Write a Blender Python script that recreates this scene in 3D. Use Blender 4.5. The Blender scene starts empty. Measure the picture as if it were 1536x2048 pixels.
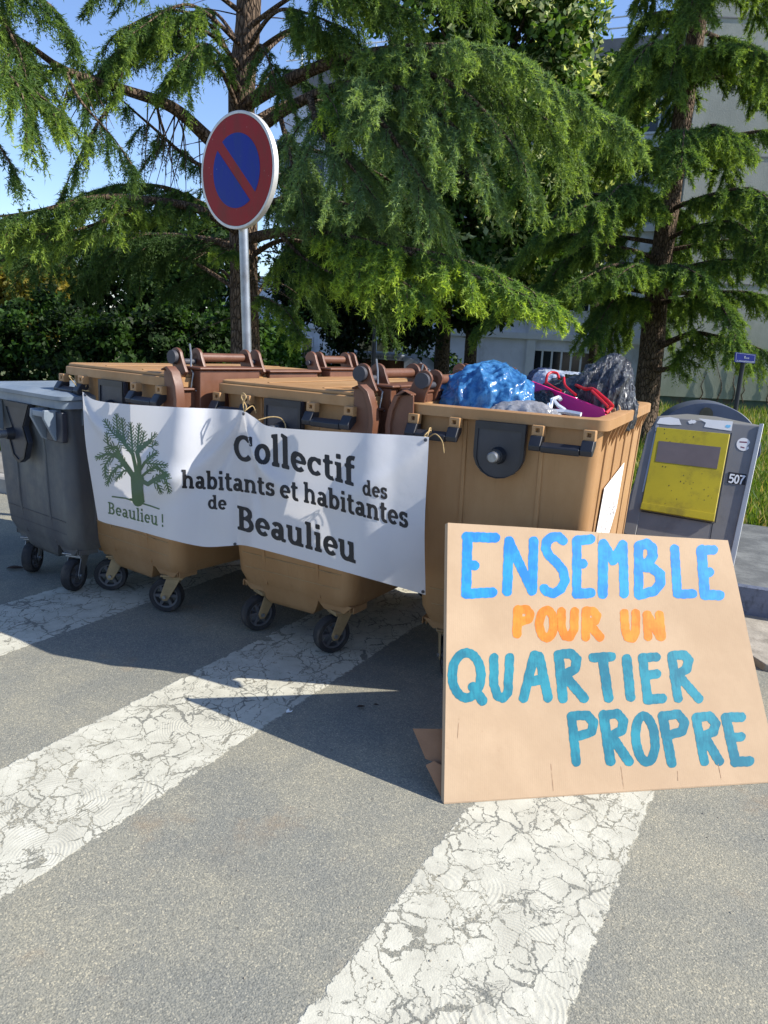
import bpy, bmesh, math, random
import numpy as np
from mathutils import Vector, Matrix
from mathutils.bvhtree import BVHTree
from mathutils import noise as mnoise
rad = math.radians
random.seed(7); rng = np.random.default_rng(7)
scene = bpy.context.scene; col = scene.collection
# ---------------------------------------------------------------- camera
F = 1538.0; H = 1.42; CX = 768; CY = 1024
PITCH = rad(12.65); ROLL = rad(3.0)
cp, sp, cr, sr = math.cos(PITCH), math.sin(PITCH), math.cos(ROLL), math.sin(ROLL)
fwd = Vector((0, cp, -sp)); up0 = Vector((0, sp, cp)); rt0 = Vector((1, 0, 0))
rt = rt0 * cr + up0 * sr; up = up0 * cr - rt0 * sr
cam_d = bpy.data.cameras.new('camera'); cam = bpy.data.objects.new('camera', cam_d); col.objects.link(cam)
m = Matrix((rt, up, -fwd)).transposed().to_4x4(); m.translation = (0, 0, H); cam.matrix_world = m
cam_d.sensor_fit = 'VERTICAL'; cam_d.sensor_height = 36.0; cam_d.lens = 36.0 * F / 2048
cam_d.clip_start = 0.05; cam_d.clip_end = 2000
scene.camera = cam
# ---------------------------------------------------------------- light
SUN_AZ, SUN_EL = rad(97), rad(39.0)
world = bpy.data.worlds.new('World'); scene.world = world; world.use_nodes = True
wn = world.node_tree.nodes; bg = wn['Background']
sky = wn.new('ShaderNodeTexSky'); sky.sky_type = 'NISHITA'; sky.sun_disc = False
sky.sun_elevation = SUN_EL; sky.sun_rotation = SUN_AZ; sky.air_density = 1.0; sky.dust_density = 0.3; sky.ozone_density = 3.0
tintn = wn.new('ShaderNodeMix'); tintn.data_type = 'RGBA'; tintn.blend_type = 'MULTIPLY'; tintn.inputs[0].default_value = 1.0; tintn.inputs[7].default_value = (0.93, 0.94, 1.06, 1)
world.node_tree.links.new(sky.outputs[0], tintn.inputs[6]); world.node_tree.links.new(tintn.outputs[2], bg.inputs[0]); bg.inputs[1].default_value = 0.115
sd = bpy.data.lights.new('sun', 'SUN'); sd.energy = 4.2; sd.angle = rad(0.5); sd.color = (1.0, 0.95, 0.87)
sun = bpy.data.objects.new('sun', sd); col.objects.link(sun)
sun.rotation_euler = Vector((math.sin(SUN_AZ) * math.cos(SUN_EL), math.cos(SUN_AZ) * math.cos(SUN_EL), math.sin(SUN_EL))).to_track_quat('Z', 'Y').to_euler()
sun.location = (10, 4, 20)
vs = scene.view_settings; vs.view_transform = 'Standard'; vs.look = 'None'; vs.exposure = 0.88; vs.gamma = 1
scene.render.engine = 'CYCLES'
scene.cycles.max_bounces = 8; scene.cycles.diffuse_bounces = 4; scene.cycles.transparent_max_bounces = 8
scene.cycles.use_denoising = True
# ---------------------------------------------------------------- measuring helpers (photo pixel -> point in the place)
def ray(px, py):
    a = (px - CX) / F; b = (CY - py) / F
    return fwd + rt * a + up * b
def at(px, py, Y):
    r = ray(px, py); return Vector((0, 0, H)) + r * (Y / r.y)
def g(px, py, z=0.0):
    r = ray(px, py); return Vector((0, 0, H)) + r * ((z - H) / r.z)
def on_plane(px, py, p0, n):
    r = ray(px, py); o = Vector((0, 0, H)); return o + r * ((Vector(p0) - o).dot(n) / r.dot(n))
def lin(c):
    return tuple(((x / 255) / 12.92 if x / 255 <= 0.04045 else ((x / 255 + 0.055) / 1.055) ** 2.4) for x in c)
# ---------------------------------------------------------------- materials
class NT:
    def __init__(s, name):
        s.m = bpy.data.materials.new(name); s.m.use_nodes = True; s.t = s.m.node_tree; s.n = s.t.nodes
        s.b = s.n['Principled BSDF']; s.out = s.n['Material Output']
    def new(s, ty, **kw):
        n = s.n.new(ty)
        for k, v in kw.items():
            if k.startswith('i_'): n.inputs[k[2:].replace('_', ' ')].default_value = v
            else: setattr(n, k, v)
        return n
    def l(s, a, b): s.t.links.new(a, b)
    def coord(s, which='Object'):
        return s.new('ShaderNodeTexCoord').outputs[which]
    def mapping(s, src, scale=(1, 1, 1), rot=(0, 0, 0), loc=(0, 0, 0)):
        n = s.new('ShaderNodeMapping'); n.inputs['Scale'].default_value = scale; n.inputs['Rotation'].default_value = rot; n.inputs['Location'].default_value = loc
        s.l(src, n.inputs['Vector']); return n.outputs[0]
    def noise(s, vec, scale, detail=4, rough=0.55, out='Fac'):
        n = s.new('ShaderNodeTexNoise'); n.inputs['Scale'].default_value = scale; n.inputs['Detail'].default_value = detail; n.inputs['Roughness'].default_value = rough
        s.l(vec, n.inputs['Vector']); return n.outputs[out]
    def voro(s, vec, scale, feature='F1', out='Distance', rnd=1.0):
        n = s.new('ShaderNodeTexVoronoi'); n.feature = feature; n.inputs['Scale'].default_value = scale; n.inputs['Randomness'].default_value = rnd
        s.l(vec, n.inputs['Vector']); return n.outputs[out]
    def ramp(s, src, stops):
        n = s.new('ShaderNodeValToRGB'); e = n.color_ramp.elements
        while len(e) < len(stops): e.new(0.5)
        for el, (p, c) in zip(e, stops): el.position = p; el.color = (*c, 1) if len(c) == 3 else c
        s.l(src, n.inputs[0]); return n.outputs[0]
    def sstep(s, src, a, b):
        n = s.new('ShaderNodeMapRange'); n.interpolation_type = 'SMOOTHSTEP'; n.inputs['From Min'].default_value = a; n.inputs['From Max'].default_value = b
        s.l(src, n.inputs['Value']); return n.outputs[0]
    def math(s, op, a, b=None):
        n = s.new('ShaderNodeMath'); n.operation = op
        for i, v in enumerate((a, b)):
            if v is None: continue
            if isinstance(v, (int, float)): n.inputs[i].default_value = v
            else: s.l(v, n.inputs[i])
        return n.outputs[0]
    def mix(s, fac, a, b, mode='MIX'):
        n = s.new('ShaderNodeMix'); n.data_type = 'RGBA'; n.blend_type = mode
        for i, v in ((0, fac), (6, a), (7, b)):
            if isinstance(v, (int, float)): n.inputs[i].default_value = v
            elif isinstance(v, tuple): n.inputs[i].default_value = (*v, 1) if len(v) == 3 else v
            else: s.l(v, n.inputs[i])
        return n.outputs[2]
    def bump(s, h, strength=0.3, dist=0.01):
        n = s.new('ShaderNodeBump'); n.inputs['Strength'].default_value = strength; n.inputs['Distance'].default_value = dist
        s.l(h, n.inputs['Height']); s.l(n.outputs[0], s.b.inputs['Normal']); return n
    def base(s, c):
        if isinstance(c, tuple): s.b.inputs['Base Color'].default_value = (*c, 1)
        else: s.l(c, s.b.inputs['Base Color'])
    def set(s, **kw):
        for k, v in kw.items(): s.b.inputs[k.replace('_', ' ')].default_value = v
def pm(name, rgb, rough=0.6, var=0.15, scale=6.0, stretch=(1, 1, 1), bump=0.0, bscale=80, metal=0.0, spec=0.5, dirt=None, dscale=3.0, damt=0.5):
    """plain weathered surface: base colour with soft variation, blotches of dirt of its own colour, fine bump"""
    M = NT(name); c = lin(rgb); v = M.mapping(M.coord(), stretch)
    n = M.noise(v, scale, 5, 0.6)
    lo = tuple(x * (1 - var) for x in c); hi = tuple(min(1, x * (1 + var)) for x in c)
    cc = M.ramp(n, [(0.3, lo), (0.7, hi)])
    if dirt is not None:
        d = M.noise(M.mapping(M.coord(), (1, 1, 0.6)), dscale, 8, 0.7)
        k = M.math('MULTIPLY', M.sstep(d, 0.48, 0.72), damt)
        cc = M.mix(k, cc, lin(dirt))
    M.base(cc); M.set(Roughness=rough, Metallic=metal, Specular_IOR_Level=spec)
    if bump: M.bump(M.noise(v, bscale, 3, 0.6), bump, 0.004)
    return M.m
# ---------------------------------------------------------------- object helpers
def tag(o, label=None, cat=None, group=None, kind=None):
    for k, v in (('label', label), ('category', cat), ('group', group), ('kind', kind)):
        if v: o[k] = v
    return o
def thing(name, label, cat, loc=(0, 0, 0), rz=0.0, group=None):
    o = bpy.data.objects.new(name, None); col.objects.link(o); o.empty_display_size = 0.1
    o.location = loc; o.rotation_euler = (0, 0, rz)
    MW[o.name] = Matrix.Translation(Vector(loc)) @ Matrix.Rotation(rz, 4, 'Z')
    return tag(o, label, cat, group)
MW = {}
def mwof(o):
    M = Matrix.Identity(4)
    while o is not None:
        if o.name in MW: return MW[o.name] @ M
        o = o.parent
    return M
class MB:
    def __init__(s): s.v = []; s.f = []; s.mi = []
    def add(s, vs, fs, mi=0):
        o = len(s.v); s.v += [tuple(p) for p in vs]; s.f += [tuple(i + o for i in f) for f in fs]; s.mi += [mi] * len(fs); return s
    def box(s, a, b, M=None, mi=0):
        x0, y0, z0 = a; x1, y1, z1 = b
        vs = [Vector(p) for p in ((x0, y0, z0), (x1, y0, z0), (x1, y1, z0), (x0, y1, z0), (x0, y0, z1), (x1, y0, z1), (x1, y1, z1), (x0, y1, z1))]
        if M: vs = [M @ p for p in vs]
        return s.add(vs, [(3, 2, 1, 0), (4, 5, 6, 7), (0, 1, 5, 4), (1, 2, 6, 5), (2, 3, 7, 6), (3, 0, 4, 7)], mi)
    def loft(s, rings, cap0=True, cap1=True, closed=True, mi=0):
        n = len(rings[0]); vs = [p for r in rings for p in r]; fs = []
        for k in range(len(rings) - 1):
            for i in range(n if closed else n - 1):
                j = (i + 1) % n; fs.append((k * n + i, k * n + j, (k + 1) * n + j, (k + 1) * n + i))
        if cap0: fs.append(tuple(range(n - 1, -1, -1)))
        if cap1: fs.append(tuple((len(rings) - 1) * n + i for i in range(n)))
        return s.add(vs, fs, mi)
    def tube(s, pts, r, n=8, caps=True, mi=0):
        pts = [Vector(p) for p in pts]; rs = r if isinstance(r, (list, tuple)) else [r] * len(pts)
        rings = []; u = None
        for i, p in enumerate(pts):
            d = (pts[min(i + 1, len(pts) - 1)] - pts[max(i - 1, 0)]).normalized()
            if u is None: u = d.orthogonal().normalized()
            u = (u - d * u.dot(d)).normalized(); w = d.cross(u)
            rings.append([p + (u * math.cos(2 * math.pi * k / n) + w * math.sin(2 * math.pi * k / n)) * rs[i] for k in range(n)])
        return s.loft(rings, caps, caps, mi=mi)
    def prism(s, poly, d0, d1=None, mi=0):
        """poly: list of 3-D points (planar), extruded from offset d0 to d1"""
        if d1 is None: d0, d1 = Vector((0, 0, 0)), d0
        a = [Vector(p) + Vector(d0) for p in poly]; b = [Vector(p) + Vector(d1) for p in poly]
        return s.loft([a, b], mi=mi)
    def build(s, name, mat, parent=None, smooth=False, world=False, bevel=0.0, seg=2, label=None, sub=0):
        me = bpy.data.meshes.new(name)
        vs = s.v
        if world and parent is not None:
            Mi = mwof(parent).inverted(); vs = [tuple(Mi @ Vector(p)) for p in vs]
        me.from_pydata(vs, [], s.f)
        for mm in (mat if isinstance(mat, (list, tuple)) else [mat]): me.materials.append(mm)
        if any(s.mi): me.polygons.foreach_set('material_index', s.mi)
        bm = bmesh.new(); bm.from_mesh(me)
        bmesh.ops.remove_doubles(bm, verts=bm.verts, dist=1e-6); bmesh.ops.recalc_face_normals(bm, faces=bm.faces)
        bm.to_mesh(me); bm.free()
        if smooth:
            for p in me.polygons: p.use_smooth = True
        o = bpy.data.objects.new(name, me); col.objects.link(o)
        if parent is not None: o.parent = parent
        if bevel:
            b = o.modifiers.new('bevel', 'BEVEL'); b.width = bevel; b.segments = seg; b.limit_method = 'ANGLE'; b.angle_limit = rad(40); b.harden_normals = False
            for p in me.polygons: p.use_smooth = True
            w = o.modifiers.new('wn', 'WEIGHTED_NORMAL'); w.keep_sharp = True
        elif smooth == 'auto':
            w = o.modifiers.new('es', 'EDGE_SPLIT'); w.split_angle = rad(40)
        if label: o['label'] = label
        return o
def raw_mesh(name, verts, faces_flat, nside, mat, parent=None, colors=None):
    """fast mesh from numpy: verts (N,3), faces (M,nside)"""
    me = bpy.data.meshes.new(name); N = len(verts); Mf = len(faces_flat)
    me.vertices.add(N); me.vertices.foreach_set('co', np.asarray(verts, np.float32).ravel())
    me.loops.add(Mf * nside); me.loops.foreach_set('vertex_index', np.asarray(faces_flat, np.int32).ravel())
    me.polygons.add(Mf); me.polygons.foreach_set('loop_start', np.arange(Mf, dtype=np.int32) * nside)
    me.polygons.foreach_set('loop_total', np.full(Mf, nside, np.int32))
    if colors is not None:
        a = me.attributes.new('tint', 'FLOAT_COLOR', 'POINT'); cc = np.ones((N, 4), np.float32); cc[:, :3] = colors; a.data.foreach_set('color', cc.ravel())
    me.materials.append(mat); me.update(calc_edges=True); me.validate()
    o = bpy.data.objects.new(name, me); col.objects.link(o)
    if parent is not None: o.parent = parent
    return o
def rrect(x0, y0, x1, y1, r, z, n=4):
    pts = []
    for cx, cy, a0 in ((x1 - r, y0 + r, -90), (x1 - r, y1 - r, 0), (x0 + r, y1 - r, 90), (x0 + r, y0 + r, 180)):
        for k in range(n + 1):
            a = rad(a0 + 90 * k / n); pts.append(Vector((cx + r * math.cos(a), cy + r * math.sin(a), z)))
    return pts
# ---------------------------------------------------------------- shared materials
STRIPE_AZ = rad(28.3)
def ground_mat():
    M = NT('asphalt_with_paint'); P = M.coord()
    # asphalt
    c1 = M.voro(P, 250, out='Color'); sepn = M.new('ShaderNodeSeparateColor'); M.l(c1, sepn.inputs[0])
    stone = M.ramp(sepn.outputs[0], [(0.0, lin((117, 117, 108))), (0.3, lin((129, 129, 119))), (0.7, lin((139, 138, 127))), (0.9, lin((150, 147, 132))), (0.98, lin((170, 165, 146)))])
    big = M.noise(P, 1.6, 6, 0.65)
    fine = M.noise(P, 95, 4, 0.7)
    mott = M.mix(M.sstep(big, 0.35, 0.68), (0.80, 0.81, 0.83), (1.12, 1.07, 0.98))
    asp = M.mix(1.0, stone, mott, 'MULTIPLY')
    pits = M.sstep(M.noise(P, 60, 3, 0.6), 0.60, 0.72)
    asp = M.mix(M.math('MULTIPLY', pits, 0.38), asp, lin((70, 67, 62)))
    stain = M.sstep(M.noise(M.mapping(P, (1, 1, 1), loc=(8, 4, 0)), 0.9, 8, 0.62), 0.56, 0.66)
    asp = M.mix(M.math('MULTIPLY', stain, 0.30), asp, lin((92, 92, 90)))
    brown = M.sstep(M.noise(M.mapping(P, loc=(3.1, 1.7, 0)), 2.6, 7, 0.7), 0.56, 0.75)
    asp = M.mix(M.math('MULTIPLY', brown, 0.35), asp, lin((150, 124, 92)))
    # stripes in stripe space
    q = M.mapping(P, rot=(0, 0, STRIPE_AZ)); dist = M.noise(P, 9, 6, 0.66, 'Color')
    vm = M.new('ShaderNodeVectorMath'); vm.operation = 'MULTIPLY_ADD'; M.l(dist, vm.inputs[0]); vm.inputs[1].default_value = (0.11, 0.11, 0); M.l(P, vm.inputs[2])
    W = vm.outputs[0]
    sx = M.new('ShaderNodeSeparateXYZ'); M.l(q, sx.inputs[0])
    xs = M.math('ADD', sx.outputs[0], M.math('MULTIPLY', M.math('SUBTRACT', M.noise(P, 22, 4, 0.7), 0.5), 0.055))
    mask = None
    for a, b in ((-3.45, -2.90), (-2.115, -1.585), (-0.748, -0.262)):
        k = M.math('MULTIPLY', M.sstep(xs, a - 0.004, a + 0.004), M.math('SUBTRACT', 1.0, M.sstep(xs, b - 0.004, b + 0.004)))
        mask = k if mask is None else M.math('ADD', mask, k)
    end = M.math('SUBTRACT', 1.0, M.sstep(sx.outputs[1], 5.35, 5.37)); mask = M.math('MULTIPLY', mask, end)
    # cracks
    wid = M.math('MULTIPLY', M.noise(P, 4.2, 4, 0.65), 0.105)
    wid = M.math('MAXIMUM', M.math('SUBTRACT', wid, 0.041), 0.004)
    e1 = M.voro(M.mapping(W, (1, 0.62, 1), rot=(0, 0, 0.5)), 8.6, 'DISTANCE_TO_EDGE'); k1 = M.math('GREATER_THAN', e1, M.math('MULTIPLY', wid, 1.0))
    e2 = M.voro(M.mapping(W, (1, .7, 1), loc=(7, 3, 0)), 15.0, 'DISTANCE_TO_EDGE'); hole2 = M.math('LESS_THAN', e2, M.math('MULTIPLY', M.math('MAXIMUM', M.math('SUBTRACT', M.noise(M.mapping(P, loc=(2, 8, 0)), 6.5, 4, 0.65), 0.44), 0.0), 0.25))
    e3 = M.voro(M.mapping(W, loc=(1, 9, 0)), 42.0, 'DISTANCE_TO_EDGE'); hole3 = M.math('MULTIPLY', M.math('LESS_THAN', e3, 0.045), M.math('GREATER_THAN', M.noise(M.mapping(P, loc=(5, 5, 0)), 7.5, 4, 0.6), 0.58))
    keep = M.math('MULTIPLY', k1, M.math('SUBTRACT', 1.0, M.math('MAXIMUM', hole2, hole3)))
    chips = M.math('LESS_THAN', M.noise(P, 70, 3, 0.7), 0.68)
    keep = M.math('MULTIPLY', keep, chips)
    paint = M.math('MULTIPLY', mask, keep)
    # ridges: rings round each voronoi cell centre
    vr = M.new('ShaderNodeVectorMath'); vr.operation = 'MULTIPLY_ADD'; M.l(M.noise(P, 2.6, 3, 0.5, 'Color'), vr.inputs[0]); vr.inputs[1].default_value = (0.17, 0.17, 0); M.l(P, vr.inputs[2])
    d = M.voro(M.mapping(vr.outputs[0], loc=(2, 2, 0)), 3.6, 'F1'); ridge = M.math('SINE', M.math('MULTIPLY', d, 170.0))
    ridge01 = M.math('ADD', M.math('MULTIPLY', ridge, 0.5), 0.5)
    ramt = M.sstep(M.noise(M.mapping(P, loc=(9, 1, 0)), 2.8, 3, 0.5), 0.42, 0.62)
    pc = M.ramp(M.noise(P, 9, 6, 0.65), [(0.3, lin((172, 169, 153))), (0.55, lin((190, 187, 170))), (0.75, lin((202, 199, 183)))])
    pc = M.mix(M.math('MULTIPLY', M.math('MULTIPLY', M.math('SUBTRACT', 1.0, ridge01), ramt), 0.11), pc, lin((122, 116, 104)))
    pc = M.mix(M.math('MULTIPLY', M.sstep(M.noise(P, 38, 4, 0.7), 0.55, 0.75), 0.35), pc, lin((126, 120, 108)))
    colr = M.mix(paint, asp, pc)
    M.base(colr); M.set(Roughness=0.92, Specular_IOR_Level=0.25)
    hgt = M.math('ADD', M.math('MULTIPLY', fine, 0.6), M.math('MULTIPLY', M.voro(P, 210), -0.5))
    hgt = M.math('MULTIPLY', hgt, M.math('SUBTRACT', 1.0, M.math('MULTIPLY', paint, 0.65)))
    hgt = M.math('ADD', hgt, M.math('MULTIPLY', paint, 0.9))
    hgt = M.math('ADD', hgt, M.math('MULTIPLY', M.math('MULTIPLY', ridge01, paint), M.math('MULTIPLY', ramt, 0.28)))
    M.bump(hgt, 0.55, 0.005)
    return M.m
def plastic(name, rgb, faded_or_glare, rough=0.5, scuff=0.35):
    M = NT(name); P = M.coord()
    a = M.noise(M.mapping(P, (1, 1, 0.35)), 3.5, 6, 0.65); c = M.mix(M.sstep(a, 0.35, 0.7), lin(rgb), lin(faded_or_glare))
    s = M.noise(M.mapping(P, (2.2, 2.2, 0.25)), 9, 7, 0.75); c = M.mix(M.math('MULTIPLY', M.sstep(s, 0.56, 0.75), scuff), c, tuple(x * 0.45 for x in lin(rgb)))
    sc = M.noise(M.mapping(P, (40, 40, 2.5), rot=(0.3, 0.2, 0.1)), 3, 4, 0.7); c = M.mix(M.math('MULTIPLY', M.sstep(sc, 0.62, 0.72), 0.22), c, lin(faded_or_glare))
    sx = M.new('ShaderNodeSeparateXYZ'); M.l(P, sx.inputs[0])
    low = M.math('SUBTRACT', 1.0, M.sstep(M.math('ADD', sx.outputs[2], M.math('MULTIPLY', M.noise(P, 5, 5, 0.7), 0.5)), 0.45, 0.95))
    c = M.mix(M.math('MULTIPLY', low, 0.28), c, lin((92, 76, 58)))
    M.base(c); M.l(M.ramp(M.noise(P, 14, 5, 0.7), [(0.3, (rough - 0.1,) * 3), (0.7, (rough + 0.18,) * 3)]), M.b.inputs['Roughness'])
    M.bump(M.noise(P, 160, 3, 0.6), 0.12, 0.002)
    return M.m
def leaf_mat(name, trans=0.45, rough=0.6):
    M = NT(name); a = M.new('ShaderNodeAttribute'); a.attribute_name = 'tint'
    M.base(a.outputs['Color']); M.set(Roughness=rough, Specular_IOR_Level=0.3)
    t = M.new('ShaderNodeBsdfTranslucent'); M.l(M.mix(1.0, a.outputs['Color'], (1.25, 1.25, 0.6), 'MULTIPLY'), t.inputs[0])
    mx = M.new('ShaderNodeMixShader'); mx.inputs[0].default_value = trans; M.l(M.b.outputs[0], mx.inputs[1]); M.l(t.outputs[0], mx.inputs[2]); M.l(mx.outputs[0], M.out.inputs[0])
    return M.m
def bark_mat(name, c1, c2):
    M = NT(name); P = M.coord(); v = M.voro(M.mapping(P, (1, 1, 0.35)), 26, 'DISTANCE_TO_EDGE'); n = M.noise(P, 12, 6, 0.7)
    c = M.mix(M.sstep(n, 0.3, 0.7), lin(c1), lin(c2)); c = M.mix(M.math('SUBTRACT', 1.0, M.sstep(v, 0.0, 0.12)), c, tuple(x * 0.35 for x in lin(c1)))
    M.base(c); M.set(Roughness=0.95, Specular_IOR_Level=0.2); M.bump(M.math('ADD', M.sstep(v, 0.0, 0.25), M.math('MULTIPLY', n, 0.6)), 0.9, 0.03); return M.m
MAT = {}
MAT['ground'] = ground_mat()
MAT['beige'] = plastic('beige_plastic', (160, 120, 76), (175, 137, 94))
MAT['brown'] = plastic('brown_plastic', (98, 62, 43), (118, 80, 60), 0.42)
MAT['grey_bin'] = plastic('grey_plastic', (70, 76, 84), (104, 108, 106), 0.45)  # paler mottling stands for bright stains and painted-in glare
MAT['grey_lid'] = plastic('grey_lid_plastic', (112, 124, 136), (138, 148, 156), 0.4)
MAT['black'] = pm('black_plastic', (34, 36, 42), 0.42, 0.3, 9, bump=0.05)
MAT['plate'] = pm('dark_plate', (46, 50, 60), 0.38, 0.25, 7, dirt=(86, 80, 74), damt=0.4)
MAT['rubber'] = pm('tyre_rubber', (38, 38, 40), 0.85, 0.3, 20, dirt=(96, 88, 78), dscale=9, damt=0.6, bump=0.2)
MAT['rim'] = pm('wheel_rim', (84, 84, 86), 0.6, 0.3, 14, dirt=(60, 52, 44), dscale=9)
MAT['steel'] = pm('galvanised_steel', (150, 154, 158), 0.42, 0.2, 12, metal=0.8, dirt=(96, 84, 70), dscale=8)
MAT['fork'] = pm('painted_fork', (150, 128, 92), 0.6, 0.25, 12, dirt=(70, 58, 46), dscale=10, damt=0.7)
MAT['cap'] = pm('grey_cap', (58, 58, 64), 0.6, 0.2, 12)
MAT['white'] = pm('white_paint', (226, 228, 226), 0.5, 0.06, 5)
MAT['twine'] = pm('jute_twine', (176, 150, 104), 0.95, 0.3, 120, bump=0.6, bscale=300)
MAT['paper'] = pm('white_paper', (228, 226, 220), 0.7, 0.04, 8)
MAT['ink'] = pm('black_ink', (28, 26, 28), 0.6, 0.2, 30)
MAT['ink_grey'] = pm('faded_ink', (150, 140, 140), 0.7, 0.3, 60)
MAT['logo'] = pm('green_ink', (70, 94, 60), 0.6, 0.22, 7)
MAT['kerb'] = pm('kerb_concrete', (150, 146, 138), 0.9, 0.2, 7, bump=0.5, dirt=(96, 88, 76), damt=0.6)
MAT['leaf'] = leaf_mat('broad_leaf'); MAT['needle'] = leaf_mat('cedar_needles', 0.42, 0.65); MAT['grass'] = leaf_mat('grass_blade', 0.4)
MAT['bark'] = bark_mat('cedar_bark', (92, 76, 62), (128, 110, 92)); MAT['bark2'] = bark_mat('smooth_bark', (78, 68, 56), (104, 92, 76))
def board_mat():
    M = NT('corrugated_cardboard'); P = M.coord()
    n = M.noise(P, 4, 6, 0.6); c = M.mix(M.sstep(n, 0.3, 0.7), lin((179, 152, 122)), lin((190, 163, 132)))
    fib = M.noise(M.mapping(P, (90, 8, 8)), 3, 4, 0.7); c = M.mix(M.math('MULTIPLY', M.sstep(fib, 0.55, 0.8), 0.18), c, lin((160, 126, 98)))
    sp = M.noise(P, 30, 5, 0.7); c = M.mix(M.math('MULTIPLY', M.sstep(sp, 0.62, 0.75), 0.15), c, lin((150, 112, 80)))
    M.base(c); M.set(Roughness=0.85, Specular_IOR_Level=0.25)
    w = M.new('ShaderNodeTexWave'); w.inputs['Scale'].default_value = 45; w.inputs['Distortion'].default_value = 0.6; M.l(P, w.inputs['Vector'])
    M.bump(M.math('ADD', M.math('MULTIPLY', w.outputs['Fac'], 0.03), M.noise(P, 7, 5, 0.6)), 0.16, 0.012); return M.m
MAT['board'] = board_mat()
def paint_mat(name, a, b):
    M = NT(name); P = M.coord(); n = M.noise(M.mapping(P, (1, 1, 1)), 11, 6, 0.65); f = M.noise(M.mapping(P, (60, 9, 9)), 2.5, 4, 0.7)
    c = M.mix(M.sstep(M.math('ADD', M.math('MULTIPLY', n, 0.7), M.math('MULTIPLY', f, 0.3)), 0.40, 0.62), lin(a), lin(b)); M.base(c); M.set(Roughness=0.6, Specular_IOR_Level=0.3); return M.m
MAT['p_blue'] = paint_mat('blue_paint', (0, 116, 200), (22, 144, 220)); MAT['p_orange'] = paint_mat('orange_paint', (224, 108, 12), (234, 134, 34)); MAT['p_teal'] = paint_mat('teal_paint', (4, 102, 122), (28, 132, 148))
def banner_mat():
    M = NT('white_banner_vinyl'); P = M.coord(); n = M.noise(P, 3, 6, 0.6); c = M.mix(M.sstep(n, 0.3, 0.7), lin((230, 231, 233)), lin((236, 237, 240)))
    c = M.mix(M.math('MULTIPLY', M.sstep(M.noise(M.mapping(P, loc=(4, 2, 1)), 7, 7, 0.75), 0.60, 0.78), 0.25), c, lin((170, 158, 138)))
    M.base(c); M.set(Roughness=0.42); t = M.new('ShaderNodeBsdfTranslucent'); t.inputs[0].default_value = (0.86, 0.84, 0.82, 1)
    mx = M.new('ShaderNodeMixShader'); mx.inputs[0].default_value = 0.38; M.l(M.b.outputs[0], mx.inputs[1]); M.l(t.outputs[0], mx.inputs[2]); M.l(mx.outputs[0], M.out.inputs[0])
    M.bump(M.noise(P, 9, 4, 0.55), 0.12, 0.02); return M.m
MAT['banner'] = banner_mat()
def bag_mat(name, a, b, rough=0.22, trans=0.0, alpha=1.0, fine=0.0):
    M = NT(name); P = M.coord(); n = M.noise(P, 7, 5, 0.6); M.base(M.mix(M.sstep(n, 0.3, 0.7), lin(a), lin(b))); M.set(Roughness=rough, Alpha=alpha)
    w = M.noise(M.mapping(P, (1, 1, 0.35)), 5, 3, 0.5); w2 = M.voro(M.mapping(P, (1, 1, 0.35)), 5, 'DISTANCE_TO_EDGE')
    M.bump(M.math('ADD', w, M.math('MULTIPLY', M.sstep(w2, 0, 0.22), -0.06)), 0.35, 0.03)
    if fine:
        st = M.noise(M.mapping(P, (7, 7, 0.8), rot=(0.25, -0.3, 0)), 2.2, 3, 0.5); M.bump(M.math('ADD', M.math('MULTIPLY', st, 1.0), M.math('MULTIPLY', w, 0.5)), fine, 0.05)
    if trans:
        t = M.new('ShaderNodeBsdfTranslucent'); t.inputs[0].default_value = (*lin(b), 1); mx = M.new('ShaderNodeMixShader'); mx.inputs[0].default_value = trans
        M.l(M.b.outputs[0], mx.inputs[1]); M.l(t.outputs[0], mx.inputs[2]); M.l(mx.outputs[0], M.out.inputs[0])
    return M.m
# ---------------------------------------------------------------- the setting
KD = Vector((math.cos(rad(-22.5)), math.sin(rad(-22.5)), 0)); KN = Vector((-KD.y, KD.x, 0))     # kerb line direction and its normal (away)
K0 = Vector((-3.12, 6.25, 0)); KP = Vector((2.04, 4.05, 0))
def kp(s, n, z=0.0): return K0 + KD * s + KN * n + Vector((0, 0, z))
mb = MB(); mb.add([(-90, -60, 0), (120, -60, 0), (120, 3, 0), kp(60, 0.02), kp(-80, 0.02)], [(0, 1, 2, 3, 4)])
road = mb.build('road', MAT['ground']); tag(road, kind='structure')
SL = (KP - K0).dot(KD)
mb = MB(); a, b = -60, SL - 0.55
for k in range(int(a), int(b) + 1):
    s0, s1 = k + 0.004, min(k + 1, b) - 0.004
    if s1 - s0 < 0.1: continue
    mb.loft([[kp(s, 0, -0.1), kp(s, 0.012, 0.115), kp(s, 0.03, 0.13), kp(s, 0.15, 0.13), kp(s, 0.15, -0.1)] for s in (s0, s1)])
kerb = mb.build('kerb', MAT['kerb']); tag(kerb, kind='structure')
def hz(p):
    """ground height behind the kerb: falls away towards the building on the left"""
    d = max(0.0, min(1.0, (p[1] - 7.5) / 9.0)); w = max(0.0, min(1.0, (5.5 - p[0]) / 4.0)); return 0.12 - 0.95 * d * d * (3 - 2 * d) * w
lawn_m = NT('lawn_soil'); P = lawn_m.coord()
lawn_m.base(lawn_m.mix(lawn_m.sstep(lawn_m.noise(P, 3, 6, 0.7), 0.4, 0.65), lin((72, 92, 42)), lin((112, 98, 66)))); lawn_m.set(Roughness=1.0)
lawn_m.bump(lawn_m.noise(P, 40, 4, 0.7), 0.8, 0.03)
vs_, fs_ = [], []; NS, NN = 90, 70
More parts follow.
